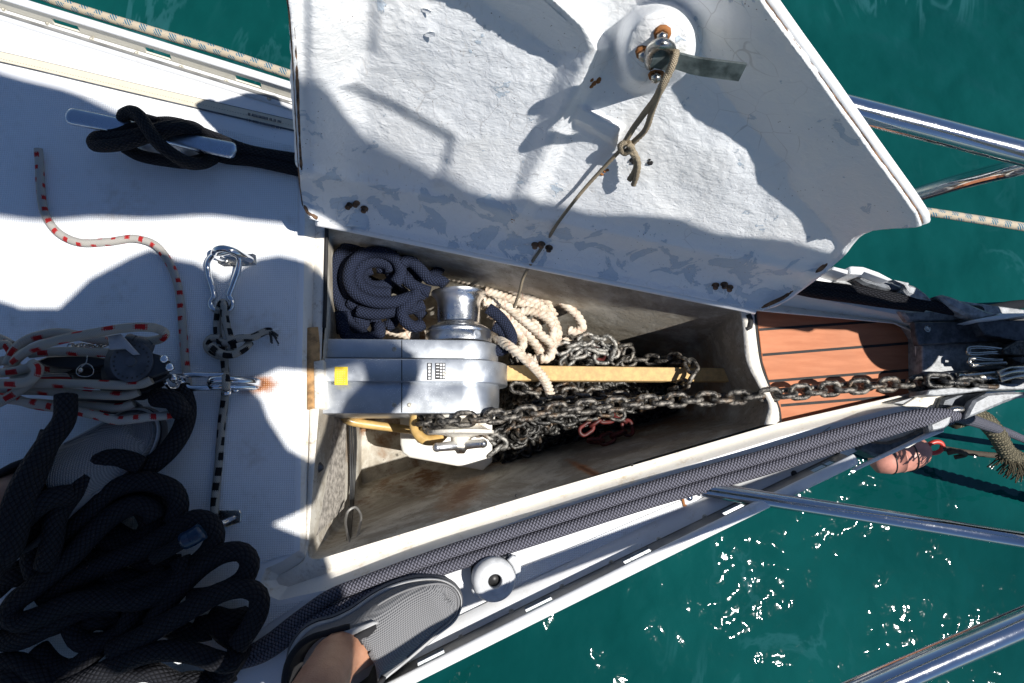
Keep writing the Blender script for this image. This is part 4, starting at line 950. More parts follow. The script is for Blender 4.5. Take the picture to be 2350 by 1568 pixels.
mb = MB(); slab(mb, c0([(1262, 305), (1420, 285), (1460, 330), (1640, 525), (1560, 530), (1470, 460), (1290, 470)]), .112, .108, .001); mb.build('side_bracket', 'grey_plastic', tb)
mb = MB(); a, b = P(*c0([(1480, 375)])[0], .085), P(*c0([(1790, 470)])[0], .080); ax = (b-a); lathe(mb, a, ax, [(.0105, 0), (.0120, .003), (.012, ax.length*.30), (.0105, ax.length*.33), (.0105, ax.length*.42), (.0125, ax.length*.45), (.0125, ax.length*.85), (.010, ax.length)], 24); mb.build('cam_roller', 'dark_plastic', tb, sharp=40)
t2 = empty('pulley_block', P(150, 850, 0), 'smaller black pulley block half hidden under the knotted red-fleck rope', 'pulley block')
for k in range(3):
    mb = MB(); slab(mb, c0([(x, y+70*k) for x, y in [(430, 600), (560, 545), (800, 535), (1050, 540), (1250, 570), (1270, 650), (1100, 690), (900, 700), (650, 690), (500, 660)]]), .075-.018*k, .069-.018*k, .002); mb.build('cheek_plate', 'black_plastic', t2, sharp=40)
mb = MB(); slab(mb, c0([(820, 740), (900, 700), (1250, 620), (1330, 760), (1300, 840), (850, 830)]), .055, .03, .003); mb.build('block_body', 'black_plastic', t2)
mb = MB(); slab(mb, c0([(430, 745), (780, 750), (840, 830), (440, 830)]), .07, .066, .001); mb.build('strap', 'rope_red_fleck', t2)
mb = MB(); slab(mb, c0([(800, 1030), (920, 1040), (1000, 1100), (830, 1110)]), .03, .01, .002); slab(mb, c0([(820, 1040), (1500, 1050), (1600, 1120), (1400, 1230), (1150, 1215), (900, 1120)]), .045, .02, .003); mb.build('lower_cheek', 'black_plastic', tb)
mb = MB(); c = P(*c0([(1005, 715)])[0], .095); pth = [c+Vector((cos(a)*.0105, sin(a)*.0085, sin(a*2)*.002)) for a in [2*pi*i/24 for i in range(24)]]; sweep(mb, pth, .0007, seg=6, closed=True); ball(mb, c+Vector((-.005, 0, 0)), .0035); sweep(mb, cr([P(*c0([q])[0], .095) for q in [(1030, 540), (1020, 620), (950, 690), (930, 760)]], .003), .0008, seg=6); mb.build('split_ring', 'steel_worn', t2)
mb = MB()
for i in range(9): a = c0([(840+i*48, 425+6*sin(i*2))])[0]; link_geo(mb, P(*a, .07), Vector((1, .3*(-1)**i, 0)), Z*cos(i)+Y*sin(i), .011, .008, .0010, seg=6, m=12)
o = mb.build('small_chain', 'steel_worn'); meta(o, 'fine dark chain lying behind the pulley blocks', 'chain')
# ---- deck eyes, shackles, carabiner
c5 = cf(1/3, 0, 494)
def deck_eye(name, plate, loop, r, label, zt=.0, mat='steel'):
    e = empty(name, P(*plate[0], 0), label, 'deck eye'); mb = MB(); slab(mb, plate, .0040, .0, .001); mb.build('base_plate', 'steel_worn', e, sharp=40)
    mb = MB(); tube(mb, loop, r, step=.002); mb.build('bail', mat, e); return e
deck_eye('deck_eye', c5([(1490, 290), (1560, 285), (1740, 262), (1762, 275), (1762, 340), (1700, 350), (1540, 352), (1500, 330)]), c5([(1475, 262, .030), (1490, 238, .040), (1540, 230, .045), (1600, 245, .043), (1660, 275, .032), (1720, 305, .014), (1728, 310, .002)]), .0050, 'polished deck eye on a rust-stained plate, the one holding the carabiner')
mb = MB(); tube(mb, c5([(1478, 262, .030), (1495, 280, .018), (1550, 310, .002)]), .0046, step=.002); o = mb.build('bail_foot', 'steel'); put_under(o, bpy.data.objects['deck_eye'])
cb = empty('carabiner', P(*c5([(1530, 450)])[0], .01), 'pear-shaped steel carabiner hanging from the forward deck eye, black-fleck line tied in it', 'carabiner')
mb = MB(); tube(mb, c5([(1585, 250, .038), (1530, 262, .030), (1470, 275, .022), (1432, 330, .014), (1438, 420, .010), (1462, 500, .010), (1472, 560, .010), (1450, 605, .010), (1470, 648, .010), (1530, 662, .010), (1585, 645, .010), (1600, 600, .010), (1575, 555, .010)]), .0042, step=.0015); mb.build('hook', 'steel', cb)
mb = MB(); tube(mb, c5([(1585, 250, .038), (1645, 290, .028), (1640, 370, .018), (1610, 460, .013), (1575, 555, .010)]), .0044, step=.0015); mb.build('gate', 'steel', cb)
e2 = deck_eye('deck_eye', c5([(1500, 1135), (1600, 1120), (1760, 1120), (1795, 1145), (1790, 1180), (1740, 1195), (1600, 1195)]), c5([(1450, 1165, .030), (1462, 1140, .038), (1540, 1132, .040), (1640, 1138, .036), (1740, 1145, .020), (1780, 1160, .006), (1760, 1176, .004), (1640, 1178, .022), (1520, 1178, .032), (1462, 1178, .032), (1450, 1165, .030)]), .0058, 'round polished deck eye with a brown rust stain, the one holding the tackle shackle')
mb = MB(); ri = random.Random(8)
A = []
for i in range(26):
    a = 2*pi*i/26; A.append((1745+cos(a)*85*(1+.25*ri.random()), 1155+sin(a)*46*(1+.2*ri.random())))
sh = empty('shackle', P(*c5([(1400, 1145)])[0], .03), 'long steel shackle joining the black pulley block to the centre deck eye', 'shackle')
mb = MB(); tube(mb, c5([(1565, 1185, .030), (1400, 1190, .032), (1300, 1188, .034), (1258, 1165, .036), (1245, 1140, .037), (1258, 1112, .036), (1300, 1100, .034), (1420, 1102, .032), (1570, 1100, .030)]), .0040, step=.002); mb.build('bow', 'steel', sh)
mb = MB(); tube(mb, c5([(1562, 1085, .030), (1562, 1215, .030)]), .0036, step=.01); tube(mb, c5([(1562, 1205, .033), (1562, 1240, .033)]), .0058, step=.01); ball(mb, P(*c5([(1618, 1200)])[0], .02), .006, 0); mb.build('pin', 'steel', sh)
mb = MB(); tube(mb, c5([(1180, 1110, .075), (1215, 1105, .065), (1262, 1110, .050), (1275, 1135, .042), (1240, 1150, .045), (1195, 1140, .06)]), .0030, step=.002); tube(mb, c5([(1140, 1150, .08), (1165, 1185, .07), (1210, 1185, .06), (1230, 1160, .05)]), .0026, step=.002); ball(mb, P(*c5([(1195, 1120)])[0], .07), .006); mb.build('swivel', 'steel', sh)
deck_eye('deck_eye', [(500, 1172), (548, 1170), (554, 1178), (552, 1198), (520, 1210), (500, 1206)], [(478, 1212, .030), (500, 1204, .028), (520, 1196, .018), (538, 1188, .003)], .0034, 'small deck eye in deep shade beside the dark rope pile')
bf = [[(1505, 655, .016), (1530, 600, .020), (1545, 620, .022), (1545, 680, .018), (1560, 760, .018), (1585, 850, .022), (1605, 920, .020)],
 [(1505, 655, .012), (1500, 700, .010), (1495, 790, .010), (1510, 860, .012), (1560, 880, .020), (1640, 850, .026), (1740, 840, .024), (1830, 800, .016), (1865, 800, .012)],
 [(1600, 920, .018), (1560, 960, .016), (1500, 965, .014), (1440, 930, .014), (1425, 890, .014), (1450, 850, .014), (1520, 845, .014)],
 [(1450, 900, .020), (1520, 950, .024), (1600, 960, .026), (1680, 920, .022), (1720, 880, .012)],
 [(1530, 880, .014), (1540, 960, .012), (1552, 1080, .010), (1556, 1130, .046), (1556, 1165, .048), (1550, 1230, .012), (1545, 1290, .008), (1530, 1400, .008), (1518, 1540, .008), (1506, 1700, .008), (1492, 1840, .008), (1478, 1990, .012), (1476, 2060, .014)]]
ropes('black_fleck_line', 'rope_black_fleck', bf, .0056, 'white line with black flecks knotted below the carabiner and running to the rope pile', 'rope', c5, step=.0022)
mb = MB(); rf = random.Random(3)
for i in range(26):
    b0 = Vector(P(*c5([(1850, 805)])[0], .014)); e = b0+Vector((rf.uniform(.002, .016), rf.uniform(-.020, .004), rf.uniform(-.006, .006))); sweep(mb, [b0, b0.lerp(e, .5)+Vector((.001, .002, .001)), e], .0012, seg=5, mi=rf.choice([0, 1, 1]))
o = mb.build('frayed_end', ['sticker_white', 'ink']); put_under(o, bpy.data.objects['black_fleck_line'])
# ---------------------------------------------------------------- dark rope pile, lower left
c3 = cf(.398, 0, 944)
q_ = [
 (.030, [(1040, -140), (1075, -20), (1060, 80), (1000, 190), (900, 290), (790, 360), (680, 420), (560, 500), (480, 600)]),
 (.060, [(900, -80), (1000, -60), (1050, 10)]),
 (.105, [(380, -90), (370, 50), (280, 180), (180, 330), (100, 480), (50, 640), (10, 800), (-60, 950)]),
 (.10, [(300, 120), (230, 300), (160, 480), (110, 640), (60, 800), (-40, 900)]),
 (.055, [(820, 320), (700, 270), (570, 285), (430, 360), (330, 470), (265, 600), (205, 740), (185, 860), (215, 960)]),
 (.070, [(500, 380), (420, 470), (330, 600), (300, 750), (260, 900)]),
 (.020, [(420, 520), (560, 560), (700, 560), (860, 500), (920, 600), (840, 720), (700, 800), (500, 860), (300, 900)]),
 (.020, [(600, 650), (760, 740), (900, 700), (940, 600), (900, 520)]),
 (.045, [(1000, 640), (1030, 540), (1000, 460), (920, 420), (820, 405), (700, 430), (600, 490), (540, 570), (440, 650), (330, 750), (220, 860)]),
 (.050, [(900, 620), (870, 570), (790, 540), (700, 570), (600, 640), (520, 720), (420, 830), (300, 930), (180, 1030), (90, 1100), (55, 1170), (110, 1215), (240, 1180), (400, 1110), (600, 1090), (800, 1090), (950, 1030), (1060, 930), (1040, 850)]),
 (.040, [(240, 1090), (420, 970), (620, 880), (830, 790), (1000, 690), (1120, 625), (1205, 640), (1240, 710), (1210, 800), (1120, 890), (1000, 960), (860, 1010)]),
 (.045, [(880, 1230), (950, 1120), (1060, 990), (1180, 880), (1300, 815), (1400, 815), (1440, 870), (1410, 960), (1330, 1020), (1200, 1070), (1100, 1080)]),
 (.052, [(640, 1390), (800, 1310), (980, 1210), (1150, 1110), (1300, 1035), (1420, 1020), (1490, 1060), (1490, 1150), (1440, 1250), (1370, 1350)]),
 (.045, [(1370, 1380), (1340, 1450), (1250, 1440), (1130, 1400), (980, 1380), (830, 1400), (680, 1460), (500, 1550), (340, 1620)]),
 (.030, [(-40, 1040), (60, 960), (160, 950), (300, 900)]), (.035, [(-40, 1320), (100, 1320), (240, 1260), (380, 1180), (520, 1130), (700, 1130)]), (.030, [(-40, 1180), (60, 1200), (200, 1250), (320, 1230), (420, 1150)]),
 (.028, [(220, 1370), (300, 1460), (400, 1490), (480, 1450), (560, 1370), (680, 1290), (800, 1230), (860, 1130)]), (.026, [(380, 1150), (420, 1260), (470, 1330), (600, 1330), (720, 1280)]),
 (.030, [(680, 1360), (740, 1230), (800, 1120), (880, 1060)]), (.030, [(-40, 1460), (100, 1450), (200, 1500), (320, 1560), (420, 1620)]), (.030, [(-40, 1560), (80, 1540), (200, 1600)]),
 (.018, [(560, 1560), (700, 1530), (860, 1500), (1000, 1560), (1150, 1600)]), (.020, [(1200, 1500), (1290, 1520), (1350, 1440), (1390, 1360), (1300, 1290), (1230, 1230), (1150, 1240)]), (.016, [(960, 1600), (1080, 1560), (1240, 1560), (1340, 1500)]),
 (.018, [(420, 600), (520, 700), (640, 760), (760, 830), (900, 880), (1040, 880)]), (.018, [(300, 700), (420, 760), (560, 900), (700, 960), (860, 960)]), (.018, [(100, 900), (260, 1000), (420, 1040), (620, 1000)]),
 (.018, [(620, 1180), (740, 1200), (860, 1180), (960, 1240), (1100, 1280), (1220, 1260)]), (.09, [(120, 640), (200, 560), (300, 500), (420, 480)]), (.018, [(620, 420), (700, 480), (820, 560), (860, 660), (780, 760), (640, 760)]),
 (.018, [(1240, 1180), (1330, 1200), (1420, 1180)]), (.03, [(500, 1060), (640, 1050), (820, 1010), (960, 930)]), (.02, [(480, 1240), (560, 1200), (660, 1210)])]
mb = MB()
for z0, q in q_:
    n = len(q); pts = [(p[0], p[1], z0+.012*sin(pi*i/(n-1))) for i, p in enumerate(q)]
    tube(mb, c3(pts), .0132, step=.006, seg=14)
o = mb.build('mooring_rope_pile', 'rope_charcoal'); meta(o, 'large tangled pile of thick charcoal mooring rope at the bottom left of the deck', 'rope')
mb = MB(); tube(mb, c3([(880, 850, .075), (980, 800, .08), (1070, 745, .085)]), .008, step=.004, mi=0); tube(mb, c3([(1060, 750, .085), (1120, 720, .088), (1165, 690, .088)]), .011, step=.004, mi=1)
o = mb.build('capped_rope_end', ['rope_charcoal', 'blue_tape']); meta(o, 'dark line end whipped with tape poking out of the rope pile', 'rope')
# ---- starboard doubled mooring line
up_l = [(553, 1512, .014), (620, 1470, .014), (690, 1416, .014), (760, 1368, .015), (830, 1340, .015), (1000, 1277, .015), (1250, 1196, .015), (1500, 1118, .015), (1750, 1048, .017), (1950, 990, .024), (2080, 958, .034), (2150, 951, .038), (2190, 955, .030), (2230, 965, -.02), (2260, 975, -.12), (2330, 1000, -.6), (2420, 1040, -1.2)]
lo_l = [(500, 1530, .014), (600, 1505, .014), (700, 1438, .014), (800, 1388, .013), (900, 1346, .013), (1000, 1310, .0115), (1250, 1229, .0115), (1500, 1149, .0115), (1750, 1078, .015), (1950, 1015, .022), (2060, 981, .030), (2130, 963, .036), (2180, 962, .026)]
ropes('starboard_mooring_line', 'rope_grey_braid', [up_l, lo_l], .0097, 'doubled grey braided mooring rope led along the starboard side deck to the bow fairlead', 'rope', step=.005, seg=16)
# ---------------------------------------------------------------- pulpit
pu = empty('pulpit_rail', P(2100, 1180, 0), 'polished steel bow pulpit, the starboard half with its foot bolted to the side deck', 'pulpit')
def rail(pts, r, name, parent, mat='steel'):
    mb = MB(); tube(mb, pts, r, step=.012, seg=24); return mb.build(name, mat, parent)
def atz(u, v, z): q = P(u, v, z); return q
top_s = [P(1880, 1632, .396), P(1880, 1632, .396), P(2150, 1514, .396), P(2350, 1428, .396)]; dd = (top_s[3]-top_s[1]).normalized()
mb = MB(); pth = [top_s[1]-dd*1.2, top_s[1], top_s[2], top_s[3], top_s[3]+dd*.3, top_s[3]+dd*.55, top_s[3]+dd*.62+Vector((.03, .05, 0))]; sweep(mb, cr(pth, .02), .0132, seg=28); mb.build('top_rail', 'steel', pu)
mb = MB(); a = P(1608, 1122, .006); b = P(1990, 1182, .07); c = P(2350, 1240, .12); sweep(mb, cr([a, b, c, c+(c-b)*.5+Z*.05, c+(c-b)*.75+Z*.12], .012), .0115, seg=24); mb.build('forward_leg', 'steel', pu)
mb = MB(); slab(mb, [(1566, 1128), (1600, 1118), (1640, 1112), (1655, 1122), (1600, 1146), (1572, 1160)], .004, 0, .001); mb.build('foot_plate', 'alloy_painted', pu)
mb = MB(); lathe(mb, P(1582, 1142, .004), Z, [(.0055, 0), (.005, .002), (.002, .003)], 12); mb.build('foot_screw', 'steel', pu)
mb = MB(); tube(mb, [(1564, 1130, .003), (1572, 1162, .003)], .0028, step=.004, flat=.3); mb.build('rust_stain', 'rust', pu)
pp_ = empty('pulpit_rail', P(2000, 500, 0), 'polished steel bow pulpit, the port half standing up behind the open lid', 'pulpit')
mb = MB(); a = P(1730, -40, .33); b = P(1900, 228, .32); q0 = P(1900, 236, .32); q1 = P(2120, 292, .32); q2 = P(2350, 352, .32)
d2 = (q2-q0).normalized(); sweep(mb, cr([q0-d2*.25, q0, q1, q2, q2+d2*.15, q2+d2*.35], .015), .0150, seg=28); mb.build('top_rail', 'steel', pp_)
mb = MB(); sweep(mb, cr([P(2055, 462, .12), P(2200, 418, .20), P(2330, 385, .28), P(2420, 366, .32)], .012), .0112, seg=24); sweep(mb, cr([P(1980, 500, .06), P(2055, 462, .12)], .012), .0112, seg=24); mb.build('brace', 'steel', pp_)
# ---------------------------------------------------------------- bow fittings
cM = cf(.2315, 1924, 653); cP = cf(.17596, 1815, 595)
bow = empty('bow_roller', P(2200, 830, 0), 'grey cast stemhead with the anchor roller and its dark slotted cheeks at the bow', 'bow roller')
def part(name, polys, mat, parent, bev=.0015, **k):
    mb = MB()
    for pts, z1, z0 in polys: slab(mb, pts, z1, z0, bev)
    return mb.build(name, mat, parent, sharp=35)
part('stem_plate', [([(2085, 724), (2110, 700), (2200, 690), (2420, 720), (2460, 800), (2460, 870), (2380, 890), (2250, 890), (2150, 905), (2080, 930), (2050, 925), (2118, 905), (2116, 770), (2100, 745)], .004, -.03)], 'cast_alloy', bow)
part('roller_pad', [(cM([(760, 375), (1380, 362), (1640, 560), (800, 600), (770, 500)]), .016, .004)], 'cast_dark', bow)
part('anchor_shank', [([(2240, 735), (2345, 735), (2420, 736), (2420, 790), (2345, 786), (2260, 768)], .034, .010)], 'cast_dark', bow)
mb = MB(); lathe(mb, P(*cM([(883, 438)])[0], .016), Z, [(.006, 0), (.0055, .0008), (.002, .0006)], 16); mb.build('pad_screw', 'steel_worn', bow)
part('roller_cheek', [(cM([(1330, 352), (1600, 300), (1600, 285), (1900, 283), (2200, 290), (2200, 318), (1840, 310), (1640, 340), (1400, 362)]), .05, .0)], 'alloy_painted', bow)
part('lower_cheek', [(cM([(880, 1090), (900, 1045), (1120, 1020), (1300, 1030), (1500, 990), (1800, 975), (2200, 960), (2200, 1010), (1850, 1040), (1500, 1045), (1150, 1090), (960, 1105)]), .042, .0)], 'cast_alloy', bow)
mb = MB()
for pts in ([(1290, 690), (1285, 640), (1340, 625), (1480, 630), (1640, 650), (1760, 660)], [(1290, 685), (1360, 690), (1500, 680), (1620, 680)], [(1300, 790), (1300, 740), (1360, 735), (1480, 750), (1620, 745)], [(1310, 800), (1480, 790), (1660, 775)]):
    tube(mb, cM([(p[0], p[1], .038) for p in pts]), .0035, step=.003)
mb.build('roller_wire_frame', 'steel_worn', bow)
part('shank_guide', [(cM([(860, 880), (900, 860), (1150, 870), (1400, 840), (1600, 830), (1600, 960), (1500, 1000), (1200, 1000), (1100, 960), (900, 930)]), .024, .004)], 'cast_dark', bow)
mb = MB(); c = cM([(1000, 960)])[0]
for i, (x, y) in enumerate([(1000, 955), (1140, 965), (1290, 985), (1440, 975)]):
    q = P(*cM([(x, y)])[0], .034); link_geo(mb, q, Vector((1, -.04, 0)), Z*cos(i*1.3)+Y*sin(i*1.3), .05, .028, .0042)
mb.build('guide_chain', 'chain_dark', bow)
mb = MB(); tube(mb, cM([(1180, 940, .03), (1500, 905, .03), (1800, 880, .04), (2000, 860, .05)]), .010, step=.01); tube(mb, cM([(1590, 870, .03), (1590, 1000, .03)]), .008, step=.01); mb.build('shackle_pin', 'steel_worn', bow)
part('anchor_stock', [(cM([(1640, 640), (1780, 560), (2200, 540), (2200, 660), (1800, 700), (1650, 690)]), .05, .02), (cM([(1700, 720), (2200, 690), (2200, 800), (1900, 800), (1760, 770)]), .045, .01)], 'chain_dark', bow)
mb = MB(); tube(mb, cM([(1580, 890, .05), (1700, 850, .055), (1900, 840, .055), (2200, 830, .055)]), .006, step=.01); tube(mb, cM([(1600, 940, .045), (1750, 900, .05), (2200, 880, .05)]), .005, step=.01); mb.build('shank_bolt', 'steel_worn', bow)
# fairleads
fp = empty('bow_fairlead', P(2030, 655, 0), 'grey cast fairlead on the port bow with two pointed horns around the dark mooring line', 'fairlead')
part('base', [(cP([(560, 300), (640, 230), (760, 190), (940, 180), (1320, 270), (1560, 330), (1500, 440), (940, 380), (760, 340)]), .006, -.01)], 'cast_alloy', fp)
part('outer_wall', [(cP([(560, 95), (750, 140), (745, 195), (540, 130)]), .045, .0), (cP([(765, 100), (800, 90), (950, 100), (1150, 170), (1330, 268), (1270, 275), (960, 160), (930, 200), (775, 190)]), .047, .0)], 'alloy_painted', fp)
part('inner_block', [(cP([(960, 160), (1270, 270), (1480, 370), (1390, 440), (1200, 400), (960, 330), (850, 260)]), .024, .0)], 'cast_dark', fp, .004)
part('horn', [(cP([(1330, 268), (1480, 300), (1650, 355), (1780, 450), (1855, 530), (1840, 550), (1700, 520), (1530, 460), (1480, 400), (1500, 330)]), .045, .034)], 'cast_alloy', fp, .004)
part('horn', [(cM([(985, 110), (1040, 98), (1130, 120), (1500, 270), (1595, 295), (1400, 350), (1250, 300), (1130, 235), (1050, 170)]), .048, .030)], 'cast_alloy', fp, .004)
part('horn_root', [(cM([(620, 260), (900, 250), (1100, 260), (1320, 340), (1100, 370), (700, 370)]), .012, .0)], 'cast_alloy', fp, .004)
fs_ = empty('bow_fairlead', P(2130, 985, 0), 'grey cast fairlead on the starboard bow gripping the doubled grey mooring line', 'fairlead')
part('base', [(cM([(640, 1200), (830, 1080), (1080, 1090), (1000, 1170), (1000, 1250), (870, 1250), (750, 1225)]), .008, -.01)], 'gritty_lip', fs_)
part('base_skirt', [(cM([(190, 1530), (640, 1385), (900, 1330), (1150, 1300), (1160, 1350), (900, 1500), (700, 1620), (300, 1650)]), .006, -.03)], 'gritty_lip', fs_)
part('horn', [(cM([(1350, 1150), (1480, 1080), (1650, 1065), (2200, 1060), (2200, 1090), (1800, 1125), (1640, 1180), (1480, 1250), (1270, 1335), (1300, 1240)]), .046, .030)], 'cast_alloy', fs_, .004)
part('inner_saddle', [(cM([(1000, 1230), (1040, 1130), (1180, 1080), (1500, 1060), (1360, 1150), (1290, 1260), (1100, 1260)]), .020, .0)], 'cast_dark', fs_, .004)
part('horn', [(cM([(905, 1375), (1140, 1265), (1152, 1290), (1110, 1390), (1060, 1440), (920, 1470)]), .045, .028)], 'cast_alloy', fs_, .004)
part('outer_wall', [(cM([(925, 1455), (1060, 1440), (1050, 1462), (760, 1580), (500, 1700), (180, 1850), (150, 1830), (700, 1570)]), .034, .026)], 'alloy_painted', fs_, .002)
part('outer_skirt', [(cM([(210, 1545), (500, 1560), (690, 1500), (900, 1400), (930, 1450), (760, 1575), (400, 1720), (220, 1640)]), .014, -.02)], 'cast_dark', fs_, .004)
mb = MB(); tube(mb, cM([(1070, 1275, .03), (1130, 1245, .034), (1200, 1240, .034), (1260, 1255, .03)]), .006, step=.003); mb.build('saddle_roller', 'steel_worn', fs_)
for q in [(2018, 1064), (2015, 1218), (1822, 1087), (1921, 1041)][2:]:
    mb = MB(); lathe(mb, P(*q, .0036), Z, [(.0048, 0), (.0048, .0006)], 14); mb.build('bolt_hole', 'ink', yacht)
# ---------------------------------------------------------------- deck filler cap
cC = cf(.2533, 639, 1270)
cap = empty('deck_filler', P(1140, 1335, 0), 'round pale grey plastic fitting with a black centre hole on the starboard deck', 'deck fitting')
mb = MB(); c = P(*cC([(1960, 250)])[0], .030); ax = Vector((.10, -.12, 1)).normalized()
lathe(mb, c, ax, [(.030, -.022), (.031, -.006), (.0300, -.002), (.0270, .0015), (.0235, .003), (.0205, .0032), (.0200, .0025), (.0170, .0030), (.0165, .0024), (.0110, .003), (.0098, .002), (.0096, -.010), (.001, -.010)], 48, 0, False); mb.build('cap_disc', 'cap_grey' if 'cap_grey' in MAT else 'grey_plastic', cap, sharp=45)
mb = MB(); lathe(mb, c-ax*.008, ax, [(.0102, 0), (.0102, .0012)], 24); mb.build('centre_hole', 'ink', cap)
mb = MB(); lathe(mb, P(1128, 1310, 0), Z, [(.030, 0), (.030, .004), (.024, .008), (.022, .016)], 36); mb.build('cap_base', 'black_plastic', cap, sharp=40)
part('clip', [(cC([(2075, 60), (2120, 20), (2160, 30), (2200, 110), (2195, 170), (2150, 190), (2120, 120)]), .030, .012), ], 'cap_grey', cap)
part('clip', [(cC([(1750, 330), (1790, 290), (1820, 400), (1790, 420), (1760, 380)]), .024, .010)], 'cap_grey', cap)
part('hinge_block', [(cC([(2020, 30), (2080, 20), (2110, 60), (2060, 70)]), .022, .0), ], 'dark_plastic', cap)
# ---------------------------------------------------------------- buoy and old warp outside the bow
by = empty('mooring_buoy', P(2060, 1050, -.9), 'faded orange mooring buoy floating below the starboard bow', 'buoy')
mb = MB(); A0 = P(2124, 1032, -.72); B0 = P(1992, 1062, -.74); ax = (B0-A0); Ln = ax.length
lathe(mb, A0, ax, [(r*.50, h*.50) for r, h in [(.012, -.02), (.040, -.012), (.066, .01), (.082, .05), (.088, .09), (.090, .12), (.088, .15), (.091, .151), (.091, .158), (.088, .159), (.084, .22), (.066, .28), (.02, .31)]], 40)
mb.build('float_body', 'buoy_orange', by)
mb = MB(); c = P(2146, 1027, -.70); a1 = ax.normalized(); s1 = a1.cross(Z).normalized(); sweep(mb, [c+a1*(cos(t)*.021)+(s1*.9+Z*.2).normalized()*(sin(t)*.015) for t in [2*pi*i/28 for i in range(28)]], .0062, seg=12, closed=True); mb.build('lifting_ring', 'buoy_red', by)
mb = MB()
for k in (.048, .105): 
    c = A0+a1*k; r_ = .0455 if k < .08 else .0425; b1 = a1.orthogonal().normalized(); b2 = a1.cross(b1); sweep(mb, [c+b1*cos(t)*r_+b2*sin(t)*r_ for t in [2*pi*i/40 for i in range(40)]], .0018, seg=8, closed=True)
mb.build('dark_band', 'ink', by)
mb = MB(); tube(mb, [(2160, 1028, -.70), (2190, 1034, -.70), (2230, 1040, -.70), (2290, 1046, -.70), (2330, 1050, -.72)], .0075, step=.006); tube(mb, [(2175, 1040, -.70), (2200, 1036, -.68), (2215, 1044, -.70), (2190, 1050, -.72)], .006, step=.004)
o = mb.build('buoy_line', 'rope_thin_dark'); meta(o, 'thin dark line tied from the buoy ring to the old mossy warp', 'rope')
mb = MB(); tube(mb, [(2190, 960, -.05), (2225, 955, -.15), (2262, 968, -.25), (2290, 1000, -.33), (2310, 1035, -.4), (2340, 1055, -.5), (2420, 1120, -.8), (2480, 1180, -1.2)], .0165, step=.005, seg=16, lobes=4, twist=55, lob=.2)
rr = random.Random(5)
for i in range(130):
    t = rr.random(); c = P(2295+60*t, 1030+40*t, -.42-.1*t); e = c+Vector((rr.uniform(-.03, .03), rr.uniform(-.05, .012), rr.uniform(-.02, .02))); sweep(mb, [c, c.lerp(e, .5)+Vector((.004, 0, .003)), e], .0018, seg=5)
o = mb.build('old_mooring_warp', 'rope_mossy'); meta(o, 'thick weed-grown brown warp hanging from the starboard bow into the sea', 'rope')
# ---------------------------------------------------------------- furled headsail with its drum (above the frame)
gen = empty('furled_headsail', Vector((1.02, .15, .1)), 'rolled headsail on the forestay with a black furling drum over the bow', 'sail')
ST = Vector((1.02, .172, .0)); SD = Vector((-.50, .0, 1.0)).normalized()
mb = MB(); pth = cr([Vector((1.02-.5*h, .174+y, h)) for h, y in ((.40, 0), (.7, 0), (.95, .0), (1.1, .002), (1.25, .024), (1.5, .021), (1.7, .021), (2.2, .02), (3.0, .01), (4.5, 0), (6.0, 0))], .03)
def rad(t):
    h = .4+5.6*t; return (.040 if h < .8 else .037 if h < 1.05 else .037+(h-1.05)*.04 if h < 1.25 else min(.125, .045+(h-1.25)*.172))+.003*sin(h*17)+.0025*sin(h*41)
n_ = len(pth); sweep(mb, pth, rad, seg=20)
mb.build('rolled_sail', 'sail_white', gen)
mb = MB(); lathe(mb, ST+SD*.24, SD, [(.03, -.09), (.082, -.075), (.082, -.066), (.045, -.05), (.045, .03), (.078, .045), (.078, .054), (.03, .06), (.022, .13), (.034, .22)], 40)
for k in range(0): lathe(mb, ST+SD*(.40+.04*k)-Vector((.02, .040, 0)), Vector((-.3, -1, .2)), [(.006, 0), (.006, .02), (.003, .028)], 8)
mb.build('furling_drum', 'black_plastic', gen, sharp=40)
